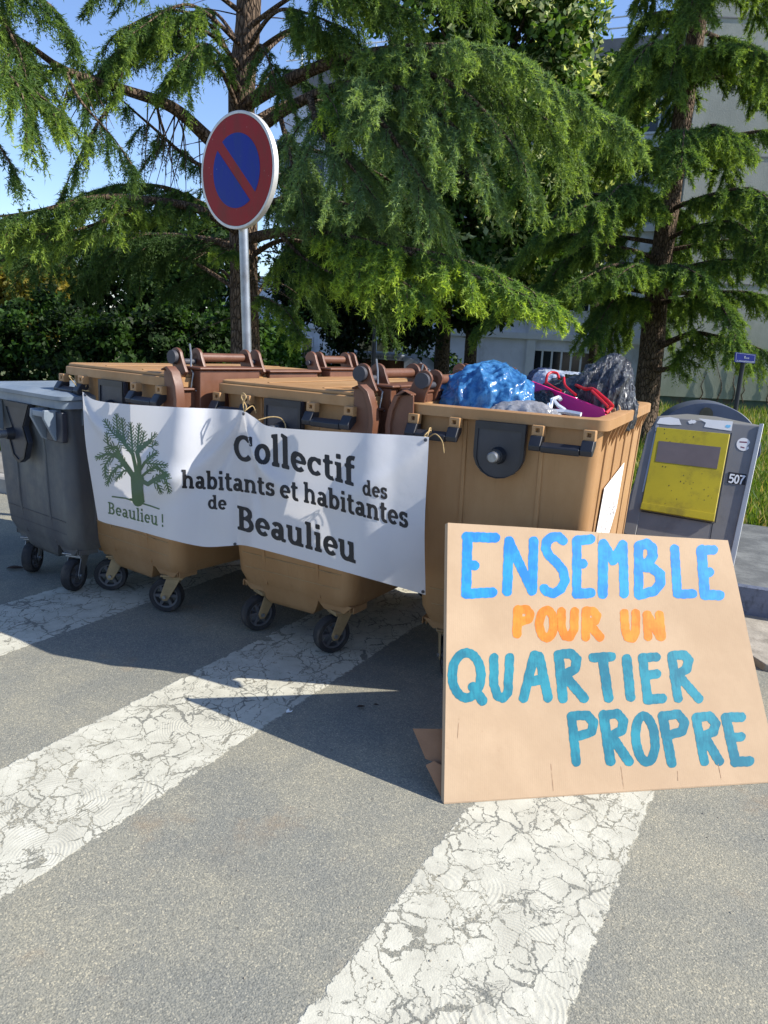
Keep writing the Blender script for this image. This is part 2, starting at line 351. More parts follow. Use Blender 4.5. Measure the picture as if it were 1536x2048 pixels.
for j in range(NN + 1):
    for i in range(NS + 1):
        s = -50 + 110 * i / NS; n = 0.15 + 90 * (j / NN) ** 2.2; p = kp(s, n); vs_.append((p.x, p.y, hz(p) + (0.0 if j == 0 else 0.02 * math.sin(3 * s) * math.cos(2.3 * n))))
for j in range(NN):
    for i in range(NS): q = j * (NS + 1) + i; fs_.append((q, q + 1, q + NS + 2, q + NS + 1))
mb = MB(); mb.add(vs_, fs_); lawn = mb.build('lawn', lawn_m.m, smooth=True); tag(lawn, kind='structure')
# paved strip behind the kerb and the container platform on the right
pav = pm('pavement_asphalt', (128, 124, 116), 0.95, 0.25, 9, bump=0.6, dirt=(88, 80, 68), damt=0.6)
mb = MB(); mb.loft([[kp(s, 0.152, 0.0), kp(s, 0.152, 0.134), kp(s, 0.9, 0.15), kp(s, 0.9, 0.0)] for s in (-50, SL - 0.6)]); tag(mb.build('pavement', pav), kind='structure')
def kq(s, n, z=0.0): return KP + KD * s + KN * n + Vector((0, 0, z))
plat_m = NT('chequer_plate'); P = plat_m.mapping(plat_m.coord(), rot=(0, 0, rad(22.5 + 45)))
ck = plat_m.new('ShaderNodeTexBrick'); ck.inputs['Scale'].default_value = 16; ck.inputs['Mortar Size'].default_value = 0.22; ck.inputs['Mortar Smooth'].default_value = 0.5; plat_m.l(P, ck.inputs['Vector'])
nn = plat_m.noise(P, 6, 5, 0.7); plat_m.base(plat_m.mix(plat_m.sstep(nn, 0.4, 0.7), lin((96, 98, 98)), lin((128, 130, 128)))); plat_m.set(Roughness=0.6, Metallic=0.2)
plat_m.bump(plat_m.math('SUBTRACT', 1.0, ck.outputs['Fac']), 0.9, 0.012)
edge_m = pm('painted_concrete', (104, 112, 130), 0.8, 0.2, 6, bump=0.4, dirt=(44, 44, 48), dscale=12, damt=0.8)
mb = MB(); mb.loft([[kq(s, 0, -0.05), kq(s, 0.0, 0.19), kq(s, 0.015, 0.203), kq(s, 1.75, 0.203), kq(s, 1.75, -0.05)] for s in (-0.5, 4.5)])
plat = mb.build('platform', [edge_m, plat_m.m]); tag(plat, kind='structure')
for p in plat.data.polygons:
    if p.normal.z > 0.9: p.material_index = 1
low_m = pm('worn_pavement', (150, 143, 130), 0.95, 0.25, 10, bump=0.7, dirt=(84, 76, 64), dscale=7, damt=0.7)
mb = MB(); pl = [kq(-0.42, 0.02, 0.0), kq(0.05, -0.72, 0.0), kq(4.5, -0.72, 0.0), kq(4.5, 0.02, 0.0)]
mb.prism(pl, Vector((0, 0, -0.05)), Vector((0, 0, 0.035))); tag(mb.build('pavement', low_m, bevel=0.008), kind='structure')
# grass: short blades, uncountable
def grass(regions, name):
    V, Fc, C = [], [], []
    for (x0, y0, x1, y1, n, h) in regions:
        P = np.stack([rng.uniform(x0, x1, n), rng.uniform(y0, y1, n)], 1); rel = (P - np.array([K0.x, K0.y])); dn = rel @ np.array([KN.x, KN.y]); ds = rel @ np.array([KD.x, KD.y])
        ok = (dn > 0.92) & ~((ds > SL - 0.7) & (dn < 1.78)); P = P[ok]; n = len(P)
        z = np.array([hz(p) for p in P]); a = rng.uniform(0, 6.28, n); hh = h * rng.uniform(0.5, 1.3, n); w = rng.uniform(0.006, 0.012, n)
        ln = rng.uniform(0.1, 0.6, n) * hh; b = rng.uniform(0, 6.28, n)
        base = np.stack([P[:, 0], P[:, 1], z], 1); sv = np.stack([np.cos(a), np.sin(a), 0 * a], 1) * w[:, None]
        tip = base + np.stack([np.cos(b) * ln, np.sin(b) * ln, hh], 1); mid = base + np.stack([np.cos(b) * ln * .3, np.sin(b) * ln * .3, hh * .55], 1)
        o = sum(len(v) for v in V); V.append(np.concatenate([base - sv, base + sv, mid + sv * .7, mid - sv * .7, tip]))
        i = np.arange(n); Fc.append(np.stack([i, i + n, i + 2 * n, i + 3 * n], 1) + o); Fc.append(np.stack([i + 3 * n, i + 2 * n, i + 4 * n, i + 4 * n], 1)[:, [0, 1, 2, 2]] + o)
        t = rng.uniform(0, 1, n)[:, None]; cc = np.array(lin((60, 92, 28))) * (1 - t) + np.array(lin((122, 142, 54))) * t; st_ = rng.uniform(0, 1, n) < .16; cc[st_] = np.array(lin((168, 152, 98))); C.append(np.tile(cc, (5, 1)))
    V = np.concatenate(V); Fc = np.concatenate(Fc); C = np.concatenate(C)
    tri = np.concatenate([Fc[:, [0, 1, 2]], Fc[:, [0, 2, 3]]]); tri = tri[(tri[:, 0] != tri[:, 1]) & (tri[:, 1] != tri[:, 2]) & (tri[:, 0] != tri[:, 2])]
    return tag(raw_mesh(name, V, tri, 3, MAT['grass'], None, C), kind='stuff')
grass([(2.2, 4.6, 8.5, 10.5, 42000, 0.14), (-7.5, 6.3, -2.4, 10.5, 24000, 0.13), (3, 10, 14, 19, 14000, 0.2), (-6, 10, 3, 22, 16000, 0.28)], 'grass')
# loose grit gathered on the road
V, Fc = [], []
for k in range(900):
    if k < 500: s_ = random.uniform(-2, SL + 1); p = kp(s_, -abs(random.gauss(0, .12)) - .01)
    else: p = Vector((random.uniform(-3, 2.2), random.uniform(1.2, 4.6), 0))
    r_ = random.uniform(.0015, .0045) * (1.5 if k < 500 else 1); o = len(V); a0 = random.uniform(0, 6)
    V += [(p.x + r_ * math.cos(a0 + a) * random.uniform(.7, 1.2), p.y + r_ * math.sin(a0 + a) * random.uniform(.7, 1.2), .0005) for a in (0, 1.57, 3.14, 4.71)] + [(p.x, p.y, r_ * 1.1)]
    Fc += [(o, o + 1, o + 4), (o + 1, o + 2, o + 4), (o + 2, o + 3, o + 4), (o + 3, o, o + 4)]
mb = MB(); mb.add(V, Fc); tag(mb.build('gravel', pm('loose_grit', (150, 142, 126), .95, .4, 60)), kind='stuff')
# ---------------------------------------------------------------- buildings
conc = pm('pale_rendered_wall', (206, 211, 222), 0.9, 0.08, 2.5, bump=0.3, dirt=(112, 112, 112), dscale=1.2, damt=0.45)
conc2 = pm('stained_concrete', (124, 122, 122), 0.9, 0.2, 3, bump=0.3, dirt=(70, 68, 70), dscale=2, damt=0.6)
glass = pm('dark_window_glass', (38, 44, 50), 0.08, 0.3, 3); glass_y = pm('painted_reflection_glass', (96, 94, 58), 0.12, 0.5, 9, dirt=(180, 170, 120), dscale=5, damt=0.6)  # yellow base and pale blotches paint a reflection into the second glass
frame_m = pm('white_window_frame', (206, 210, 214), 0.5, 0.05, 5)
KB = Vector((6.7, 20.0, 0)); FD = Vector((-math.cos(rad(22.5)), math.sin(rad(22.5)), 0)); FN = Vector((-math.sin(rad(22.5)), -math.cos(rad(22.5)), 0))
GZ = -0.9; TOP = 8.75
bld = thing('apartment_block', 'long pale apartment block in shade behind the trees, with a railing along its flat roof', 'building', tuple(KB + FD * 8 + Vector((0, 0, GZ))))
def fb(s, d, z): return KB + FD * s - FN * d + Vector((0, 0, z))      # s along the facade, d depth behind it
mb = MB(); L = 11.05
def fbox(mb, s0, s1, d0, d1, z0, z1, mi=0):
    vs = [fb(s, d, z) for z in (z0, z1) for (s, d) in ((s0, d0), (s1, d0), (s1, d1), (s0, d1))]
    mb.add(vs, [(0, 1, 2, 3), (7, 6, 5, 4), (4, 5, 1, 0), (5, 6, 2, 1), (6, 7, 3, 2), (7, 4, 0, 3)], mi)
fbox(mb, 0, L, 0, 10, GZ, TOP - 0.9); mb.build('wall', conc, bld, world=True)
mb = MB(); fbox(mb, -0.06, L, -0.12, 10.1, TOP - 0.898, TOP); mb.build('parapet', conc2, bld, world=True)
mb = MB()
for zz in (1.62, 4.35): fbox(mb, 0.0, L, -0.10, -0.003, zz, zz + 0.16)
for s in (0.2, 3.1, 6.6, 9.3): fbox(mb, s, s + 0.22, -0.07, -0.003, GZ, TOP - 0.9)
mb.build('facade_band', frame_m, bld, world=True)
mb = MB()
for s in np.arange(0.2, L, 1.15): mb.tube([fb(s, 0.1, TOP), fb(s, 0.1, TOP + 0.55)], 0.025, 6)
for zz in (0.3, 0.54): mb.tube([fb(0.1, 0.1, TOP + zz), fb(L, 0.1, TOP + zz)], 0.018, 6)
mb.build('roof_railing', MAT['white'], bld, world=True)
def window(s0, s1, z0, z1, n, gm):
    mb = MB(); t = 0.05
    fbox(mb, s0, s1, -0.035, -0.004, z0, z0 + t); fbox(mb, s0, s1, -0.035, -0.004, z1 - t, z1)
    for k in range(n + 1):
        c = s0 + (s1 - s0) * k / n; fbox(mb, max(s0, c - t / 2), min(s1, c + t / 2), -0.03, -0.005, z0 + t, z1 - t)
    w = mb.build('window', frame_m, bld, world=True); mg = MB(); fbox(mg, s0 + .01, s1 - .01, -0.012, -0.006, z0 + .01, z1 - .01); mg.build('pane', gm, w, world=True)
def s_of(px):   # distance along the facade under a photo column
    r = ray(px, 690); q = KB; den = r.x * FN.x + r.y * FN.y; t = (q.x * FN.x + q.y * FN.y) / den; p = Vector((r.x * t, r.y * t, 0)); return (p - q).dot(FD)
window(s_of(790), s_of(716), 0.55, 1.45, 2, glass_y)
window(s_of(1205), s_of(1068), 0.25, 1.38, 7, glass)
window(s_of(626), s_of(582), -0.85, 1.38, 2, glass)
window(s_of(1010), s_of(880) , 1.9, 3.6, 2, conc2)
for px0, px1 in ((1218, 1080), (1000, 900), (800, 720), (640, 560)):
    for z0 in (2.35, 5.3): window(s_of(px0), s_of(px1), z0, z0 + 1.25, 3, glass)
window(s_of(1300), s_of(1165), 6.6, 7.75, 4, glass)
mb = MB(); fbox(mb, L + .003, L + 3.0, 0.6, 7, GZ, 2.9); fbox(mb, L + .003, L + 3.05, 0.5, 7.1, 2.902, 3.15); mb.build('annex', conc, bld, world=True)
# gable building on the right
gw = NT('algae_stained_render'); P = gw.coord(); sx = gw.new('ShaderNodeSeparateXYZ'); gw.l(P, sx.inputs[0])
n = gw.noise(gw.mapping(P, (1, 1, 0.4)), 1.2, 7, 0.65); c = gw.mix(gw.sstep(n, 0.35, 0.7), lin((150, 152, 142)), lin((170, 170, 160)))
al = gw.math('SUBTRACT', 1.0, gw.sstep(gw.math('ADD', sx.outputs[2], gw.math('MULTIPLY', n, 2.0)), 1.2, 4.2)); c = gw.mix(gw.math('MULTIPLY', al, 0.55), c, lin((104, 118, 88)))
gw.base(c); gw.set(Roughness=0.95); gw.bump(gw.noise(P, 30, 4, 0.7), 0.4, 0.02)
g0 = at(1352, 500, 19.0).x
gab = thing('gable_building', 'tall blank grey-green gable wall behind the cedar on the right', 'building', (g0 + 3, 19.0, 0))
mb = MB(); mb.box((g0, 19.0, 0.42), (g0 + 14, 21, 16)); mb.build('wall', gw.m, gab, world=True)
mb = MB(); mb.box((g0 - 0.05, 19.05, -0.4), (g0 + 14, 20.9, 0.418)); mb.build('plinth', pm('dark_plinth', (66, 84, 74), 0.9, 0.25, 4, dirt=(92, 52, 36), dscale=1.5, damt=0.9), gab, world=True)
mb = MB()
for zz in (3.1, 5.9, 8.7): mb.box((g0 + .01, 18.985, zz), (g0 + 14, 18.999, zz + 0.025))
mb.build('wall_joint', conc2, gab, world=True)
vs_ = MB()
for k in range(9):
    x = g0 + 0.9 + k * 0.42 + random.uniform(-.15, .15); pts = [Vector((x, 18.97, 0.35))]
    for q in range(random.randint(5, 9)): pts.append(pts[-1] + Vector((random.uniform(-.08, .08), 0, random.uniform(.1, .2))))
    vs_.tube(pts, [0.016 * (1 - i / (len(pts) + 1)) for i in range(len(pts))], 5)
tag(vs_.build('dry_vine', MAT['bark2']), 'bare brown vine stems creeping up the foot of the grey-green gable wall', 'vine')
mb = MB()
for k in range(16): mb.box((9.2 + k * 0.09, 16.2, 0), (9.22 + k * 0.09, 16.22, 0.72))
mb.box((9.15, 16.19, 0.66), (10.7, 16.23, 0.70)); mb.box((9.15, 16.19, 0.1), (10.7, 16.23, 0.14))
tag(mb.build('bar_fence', MAT['black']), 'low dark fence of upright bars before the gable wall, partly behind the steel hood', 'fence')
# ---------------------------------------------------------------- wheeled bins
def wheel(parent, x, y, rz, r, forkm, zm):
    """swivel castor standing on the ground at x, y (bin space)"""
    R = Matrix.Translation((x, y, 0)) @ Matrix.Rotation(rz, 4, 'Z')
    mb = MB(); off = 0.045    # trailing axle
    prof = [(r * 0.72, -0.026), (r * 0.93, -0.027), (r, -0.014), (r, 0.014), (r * 0.93, 0.027), (r * 0.72, 0.026)]
    n = 28; rings = []
    for (rr, w) in prof: rings.append([R @ Vector((w, -off + rr * math.cos(2 * math.pi * k / n), r + rr * math.sin(2 * math.pi * k / n))) for k in range(n)])
    mb.loft(rings + [rings[0]], False, False); w = mb.build('wheel', MAT['rubber'], parent, smooth='auto')
    mb = MB(); rr = r * 0.725
    rings = [[R @ Vector((wd, -off + q * math.cos(2 * math.pi * k / n), r + q * math.sin(2 * math.pi * k / n))) for k in range(n)] for (q, wd) in ((rr, -0.022), (rr * 0.86, -0.02), (rr * 0.84, -0.008), (rr * 0.84, 0.008), (rr * 0.86, 0.02), (rr, 0.022))]
    mb.loft(rings, False, False)
    for k in range(6):
        a = 2 * math.pi * k / 6; d = Vector((0, math.cos(a), math.sin(a))); c = Vector((0, -off, r)); t = Vector((0, -d.z, d.y)) * 0.009
        q = [c + d * 0.015 - t, c + d * rr * 0.9 - t * 0.8, c + d * rr * 0.9 + t * 0.8, c + d * 0.015 + t]
        mb.prism([R @ (p + Vector((-0.017, 0, 0))) for p in q], R.to_3x3() @ Vector((0.034, 0, 0)))
    mb.tube([R @ Vector((-0.03, -off, r)), R @ Vector((0.03, -off, r))], 0.02, 10)
    mb.build('rim', MAT['rim'], w, smooth='auto')
    mb = MB(); top = 2 * r + 0.008
    for sx in (-1, 1):
        xx = sx * 0.036; q = [(xx, 0.035, top), (xx, -0.035, top), (xx, -off - 0.022, r + 0.005), (xx, -off - 0.012, r - 0.02), (xx, -off + 0.014, r - 0.02), (xx, 0.0, r * 1.35)]
        mb.prism([R @ Vector(p) for p in q], R.to_3x3() @ Vector((sx * 0.005, 0, 0)))
    mb.box((-0.045, -0.05, top + 0.0005), (0.045, 0.05, top + 0.012), R)
    mb.tube([R @ Vector((0, 0, top + 0.012)), R @ Vector((0, 0, zm + 0.03))], 0.02, 10)
    mb.box((-0.06, -0.06, zm - 0.006), (0.06, 0.06, zm + 0.004), R)
    fk = mb.build('fork', forkm, parent, bevel=0.002, seg=1)
    mb = MB(); mb.tube([R @ Vector((-0.05, -off, r)), R @ Vector((0.05, -off, r))], 0.009, 8); mb.build('axle_bolt', MAT['steel'], fk)
def trunnion(root, z, zr, round_plate, pmat):
    """lifting pin on a dark bracket in the middle of the front"""
    mb = MB(); w = 0.10; zt = zr - 0.044; zb = z - 0.0
    if round_plate: poly = [(-0.13, zt), (0.13, zt), (0.06, zt - 0.12), (0.10, zt - 0.2), (0.06, zt - 0.29), (0, zt - 0.32), (-0.06, zt - 0.29), (-0.10, zt - 0.2), (-0.06, zt - 0.12)]
    else:
        poly = [(-w, zt), (w, zt), (w, zb)] + [(w * math.cos(a), zb + 0.095 * -math.sin(a)) for a in np.linspace(0.2, math.pi - 0.2, 9)] + [(-w, zb)]
    mb.prism([Vector((x, -0.012, zz)) for x, zz in poly], Vector((0, 0.03, 0)))
    pl = mb.build('lifting_plate', pmat, root, bevel=0.004)
    mb = MB(); ins = [(x * 0.86, z + (zz - z) * 0.86 - 0.012) for x, zz in poly]; n = len(poly)
    o = [Vector((x * 0.995, -0.018, zz)) for x, zz in poly]; ii = [Vector((x, -0.018, zz)) for x, zz in ins]
    mb.loft([o, ii, [p + Vector((0, 0.006, 0)) for p in ii], [p + Vector((0, 0.006, 0)) for p in o]], False, False)
    mb.build('plate_edge', MAT['black'], pl)
    zc = zt - 0.17 if round_plate else z - 0.005; xc = -0.06 if round_plate else 0.0
    mb = MB(); mb.tube([(xc, -0.012, zc), (xc, -0.05, zc)], [0.034, 0.028], 20); mb.build('pin_collar', MAT['black'], pl, smooth='auto')
    mb = MB(); mb.tube([(xc, -0.045, zc), (xc, -0.088, zc), (xc, -0.092, zc)], [0.021, 0.021, 0.017], 20); mb.build('lifting_pin', MAT['steel'], pl, smooth='auto')
def bar_handle(root, x0, x1, zr, m, hm):
    """two hanging lugs on the rim with a square hole each and a black bar between them"""
    for xa in (x0, x1 - 0.045):
        mb = MB(); zt, zb = zr - 0.04, zr - 0.082; a, b = xa, xa + 0.045; hx, hz_ = (a + b) / 2, zb + 0.024; h = 0.007
        o = [Vector((a, -0.03, zt)), Vector((b, -0.03, zt)), Vector((b, -0.03, zb)), Vector((a, -0.03, zb))]
        i = [Vector((hx - h, -0.03, hz_ + h)), Vector((hx + h, -0.03, hz_ + h)), Vector((hx + h, -0.03, hz_ - h)), Vector((hx - h, -0.03, hz_ - h))]
        d = Vector((0, 0.034, 0)); mb.loft([i, o, [p + d for p in o]], False, False); mb.loft([i, [p + d * 0.6 for p in i]], False, True)
        mb.build('handle_lug', m, root, bevel=0.003, seg=1)
    mb = MB(); zc = zr - 0.108
    for xa in (x0, x1 - 0.045):
        q = [(xa, 0.006, zc + 0.031), (xa, -0.038, zc + 0.031), (xa, -0.062, zc - 0.004), (xa, -0.058, zc - 0.024), (xa, -0.04, zc - 0.026), (xa, 0.006, zc + 0.008)]
        mb.prism([Vector(p) for p in q], Vector((0.045, 0, 0)))
    q = [(x0 + .046, -0.034, zc + 0.012), (x0 + .046, -0.064, zc - 0.004), (x0 + .046, -0.06, zc - 0.026), (x0 + .046, -0.036, zc - 0.03), (x0 + .046, -0.022, zc - 0.01)]
    mb.prism([Vector(p) for p in q], Vector((x1 - x0 - 0.092, 0, 0)))
    mb.build('handle', hm, root, bevel=0.004)
def hinge_lid(root, side, xh, zr, D, front, dome=False):
    """brown lid hinge along the long side: arms with a grab bar, back boxes and end flanges"""
    S = side; br = MAT['brown']; xi = lambda x: S * (xh + x)
    lid = MB(); y = front
    # middle panel and back boxes; panels extended down to block sun through the gap
    for (a, b, t, zb, zt) in ((0.15, 0.52, 0.085, zr - 0.20, zr + 0.035), (0.62, 0.98, 0.05, zr - 0.34, zr + 0.02), (1.04, 1.30, 0.085, zr - 0.20, zr + 0.035), (0.06, 1.36, 0.045, zr - 0.5, zr - 0.06)):
        x0, x1 = sorted((xi(-0.03), xi(t))); lid.box((x0, y + a, zb), (x1, y + b, zt))
        x0, x1 = sorted((xi(-0.035), xi(t + 0.015))); lid.box((x0, y + a - 0.012, zt + 0.001), (x1, y + b + 0.012, zt + 0.014))
        if t > 0.07: x0, x1 = sorted((xi(t - 0.02), xi(t + 0.03))); lid.box((x0, y + a + 0.004, zb - 0.02), (x1, y + b - 0.004, zb - 0.001))
    L = lid.build('brown_lid', br, root, bevel=0.006, label='brown lid hinge with bars standing along the side')
    for ya in (0.03, 1.36):
        mb = MB(); pr = [(-0.02, 0.03), (0.01, 0.045), (0.045, 0.02), (0.07, -0.04), (0.08, -0.1), (0.075, -0.17), (0.05, -0.26), (0.03, -0.3), (0.02, -0.2), (-0.03, -0.16)]
        mb.prism([Vector((xi(x), y + ya, zr + z)) for x, z in pr], Vector((0, 0.012, 0)))
        mb.prism([Vector((xi(x * 1.0 + 0.012 * (x > 0)), y + ya - 0.018, zr + z + 0.006)) for x, z in pr[:7]] + [Vector((xi(x * 0.86), y + ya - 0.018, zr + z * 0.9)) for x, z in pr[6::-1]], Vector((0, 0.05, 0)))
        mb.build('end_flange', br, L, bevel=0.004)
    def arm(ya, w, big=0.82):
        mb = MB(); pts = [(-0.055, 0.02), (-0.075, 0.07)] + [(-0.035 + 0.047 * math.cos(a), 0.085 + 0.05 * math.sin(a)) for a in np.linspace(math.pi * 0.95, 0.15, 9)] + [(0.03, 0.05), (0.055, 0.005), (0.0, -0.05), (-0.04, -0.06)]
        mb.prism([Vector((xi(x * big), y + ya, zr + 0.02 + z * big)) for x, z in pts], Vector((0, w, 0))); return mb.build('hinge_arm', br, L, bevel=0.003)
    for ya in (0.10, 0.215, 0.515, 0.585, 1.0, 1.06, 1.285, 1.34): arm(ya, 0.018)
    zc = zr + 0.088; xc = -0.03
    for a, b in ((0.215, 0.53), (1.06, 1.3)):
        mb = MB(); mb.tube([(xi(xc), y + a, zc), (xi(xc), y + b, zc)], 0.021, 14); mb.build('grab_bar', br, L, smooth='auto')
    for a, b in ((0.09, 0.21), (0.53, 0.60), (0.98, 1.07), (1.3, 1.36)):
        mb = MB(); mb.tube([(xi(xc), y + a, zc - .02), (xi(xc), y + b, zc - .02)], 0.014, 10); mb.build('hinge_pin', MAT['cap'], L, smooth='auto')
    mb = MB(); mb.tube([(xi(xc), y + 0.078, zc), (xi(xc), y + 0.099, zc)], 0.031, 22); mb.build('hinge_cap', MAT['cap'], L, smooth='auto')
    mb = MB(); x0 = xi(0.0); mb.tube([(x0, y + 0.16, zr + 0.15), (xi(.01), y + 0.16, zr + 0.10), (xi(.02), y + 0.15, zr + 0.04), (xi(.05), y + 0.14, zr + 0.02), (xi(.045), y + 0.13, zr - 0.05), (xi(.075), y + 0.18, zr - 0.07)], 0.004, 6); mb.build('wire_hook', MAT['steel'], L)
    return L
def make_bin(label, FL, yaw, W, zr, D, m, lidm=None, hinge=0, round_plate=False, wheel_turn=(0, 0), r=0.088, handles=True, wx=None):
    """FL: front left corner of the rim on plan; local x along the front, y into depth"""
    root = thing('waste_bin', label, 'waste bin', (FL[0], FL[1], 0), -rad(yaw), 'wheeled waste bins in a row')
    O = W / 2                          # local x shifted so the middle of the front is x = O
    MW[root.name] = MW[root.name] @ Matrix.Translation((O, 0, 0)); root.matrix_world = MW[root.name]
    h = W / 2; body = MB(); zl = zr - 0.046
    # hollow tapered tub
    rings = [rrect(-h + .088, .10, h - .088, D - .10, .07, 0.238), rrect(-h + .066, .074, h - .066, D - .074, .07, 0.30), rrect(-h + .056, .060, h - .056, D - .060, .07, 0.45), rrect(-h + .045, .05, h - .045, D - .05, .055, 0.75), rrect(-h + .03, .03, h - .03, D - .03, .045, zl - 0.002),
             rrect(-h + .03, .03, h - .03, D - .03, .045, zl + 0.02), rrect(-h + .042, .042, h - .042, D - .042, .045, zl + 0.02), rrect(-h + .06, .064, h - .06, D - .064, .05, 0.75), rrect(-h + .09, .1, h - .09, D - .1, .06, 0.36)]
    body.loft(rings)
    # keel between the wheels, deeper than the corners
    kx = W * 0.22
    body.loft([[Vector((x, y, z)) for x, y in ((-a, i), (b, i), (b, D - i), (-a, D - i))] for z, a, b, i in ((0.150, kx * .86, W * .08, .15), (0.156, kx * .93, W * .11, .132), (0.18, kx * 1.0, W * .14, .115), (0.22, kx * 1.05, W * .165, .104), (0.262, kx * 1.08, W * .18, .0915))])
    # wheel mounts at the corners with small webs
    wx = wx or W * 0.27
    for sx in (-1, 1):
        for yy in (0.17, D - 0.17):
            c = Vector((sx * wx, yy, 0)); body.loft([[c + Vector((a * .055, b * .055, 0.203)) for a, b in ((-1, -1), (1, -1), (1, 1), (-1, 1))], [c + Vector((a * .1, b * .06, 0.245)) for a, b in ((-1, -1), (1, -1), (1, 1), (-1, 1))]])
            for k in range(4):
                xx = sx * (wx + 0.05) - .004; body.box((xx + sx * k * 0.018, yy - 0.055, 0.212), (xx + sx * k * 0.018 + .006, yy + 0.055, 0.244))
    # ribs on the front and back faces
    for xx in (-0.155, 0.155, ):
        body.loft([[Vector((xx - .008, y0, z)), Vector((xx + .008, y0, z)), Vector((xx + .012, y0 + .02, z)), Vector((xx - .012, y0 + .02, z))] for z, y0 in ((0.26, .084), (0.45, .052), (0.75, .042), (zl - .004, .024))])
    for yy in np.arange(0.2, D - 0.1, 0.24):
        for sx in (-1, 1):
            body.loft([[Vector((sx * (h - i), yy - .009, z)), Vector((sx * (h - i), yy + .009, z)), Vector((sx * (h - i - .03), yy + .012, z)), Vector((sx * (h - i - .03), yy - .012, z))] for z, i in ((0.26, .076), (0.45, .05), (0.75, .039), (zl - .003, .022))])
    bo = body.build('body', m, root, bevel=0.008)
    # seams of the mould
    mb = MB()
    for z, i in ((0.40, .0625), (0.33, .0715)):
        mb.box((-h + i + .06, i - .002, z), (h - i - .06, i + .001, z + 0.0025))
    mb.build('mould_seam', MAT['fork'] if m is MAT['beige'] else MAT['plate'], bo)
    # rim: a rounded band with a lip, open in the middle
    rm = MB(); rm.loft([rrect(-h + .028, .028, h - .028, D - .028, .045, zl), rrect(-h, 0, h, D, .05, zl + .003), rrect(-h, 0, h, D, .05, zr - .004), rrect(-h + .006, .006, h - .006, D - .006, .048, zr), rrect(-h + .05, .05, h - .05, D - .05, .045, zr), rrect(-h + .06, .06, h - .06, D - .06, .045, zr - .02), rrect(-h + .06, .06, h - .06, D - .06, .045, zl)], False, False)
    for sx in (-1, 1):
        for yy in np.arange(0.12, D - 0.05, 0.105):       # gussets under the long sides
            x0 = sx * (h - .002); x1 = sx * (h - .032)
            rm.prism([Vector((x0, yy, zl + .001)), Vector((x1, yy, zl + .001)), Vector((x1, yy, zl - .085))], Vector((0, .009, 0)))
    rm.build('rim', m if not round_plate else lidm, root, smooth='auto')
    if handles:
        for a, b in ((-h + .015, -h + .235), (h - .27, h - .035)): bar_handle(root, a, b, zr, m, MAT['black'])
    else:
        # wedge shaped grab handle and dark corner blocks of the grey bin
        for xa in (-h + .05, h - .20):
            mb = MB(); q = [(xa, .03, zr - .05), (xa, -.06, zr - .05), (xa, -.065, zr - .09), (xa, -.01, zr - .2), (xa, .03, zr - .22)]
            mb.prism([Vector(p) for p in q], Vector((.02, 0, 0))); mb.prism([Vector(p) + Vector((.12, 0, 0)) for p in q], Vector((.02, 0, 0)))
            mb.box((xa + .021, -.06, zr - .085), (xa + .119, -.035, zr - .055)); mb.build('handle', lidm, root, bevel=0.004)
        mb = MB(); mb.box((h - .16, -.002, zr - .21), (h - .006, .03, zr - .058)); mb.build('corner_block', MAT['plate'], root, bevel=0.006)
        mb = MB(); mb.box((-h + .006, -.002, zr - .16), (-h + .10, .03, zr - .058)); mb.build('corner_block', MAT['plate'], root, bevel=0.006)
    trunnion(root, zr - 0.165, zr, round_plate, MAT['plate'])
    tn = iter(wheel_turn * 2)
    for yy in (0.17, D - 0.17):
        for sx in (-1, 1): wheel(root, sx * wx, yy, next(tn), r, MAT['fork'] if m is MAT['beige'] else MAT['steel'], 0.205)
    if lidm and not round_plate:
        lb = MB(); lb.loft([rrect(-h + .012, .012, h - .012, D - .012, .045, zr + .001), rrect(-h + .012, .012, h - .012, D - .012, .045, zr + .012), rrect(-h + .022, .022, h - .022, D - .022, .04, zr + .016)])
        for xx in (-0.14, 0.16): lb.box((xx, .05, zr + .0165), (xx + .012, D - .05, zr + .020))
        lb.build('lid', lidm, root, bevel=0.004)
    elif lidm:
        lb = MB(); lb.loft([rrect(-h - .01, -.02, h + .01, D + .01, .05, zr + .001), rrect(-h - .012, -.022, h + .012, D + .012, .05, zr + .02), rrect(-h + .05, .05, h - .05, D - .05, .06, zr + .036)]); lb.build('lid', lidm, root, smooth='auto')
    if hinge: hinge_lid(root, hinge, h - 0.035 if hinge > 0 else h - 0.01, zr, D, -0.03 if hinge > 0 else -0.05, hinge < 0)
    return root
BEI = MAT['beige']
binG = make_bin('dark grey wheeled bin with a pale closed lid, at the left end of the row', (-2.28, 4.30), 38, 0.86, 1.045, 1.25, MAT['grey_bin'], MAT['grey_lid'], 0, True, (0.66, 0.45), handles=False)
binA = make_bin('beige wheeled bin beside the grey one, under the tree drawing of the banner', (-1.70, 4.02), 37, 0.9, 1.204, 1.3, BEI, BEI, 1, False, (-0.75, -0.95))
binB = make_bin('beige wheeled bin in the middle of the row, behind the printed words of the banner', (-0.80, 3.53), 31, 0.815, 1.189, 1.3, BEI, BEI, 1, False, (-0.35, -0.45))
binD = make_bin('open beige wheeled bin heaped with rubbish bags, behind the cardboard sign', (0.074, 3.115), 25, 0.79, 1.177, 1.27, BEI, None, -1, False, (0.5, 0.7))
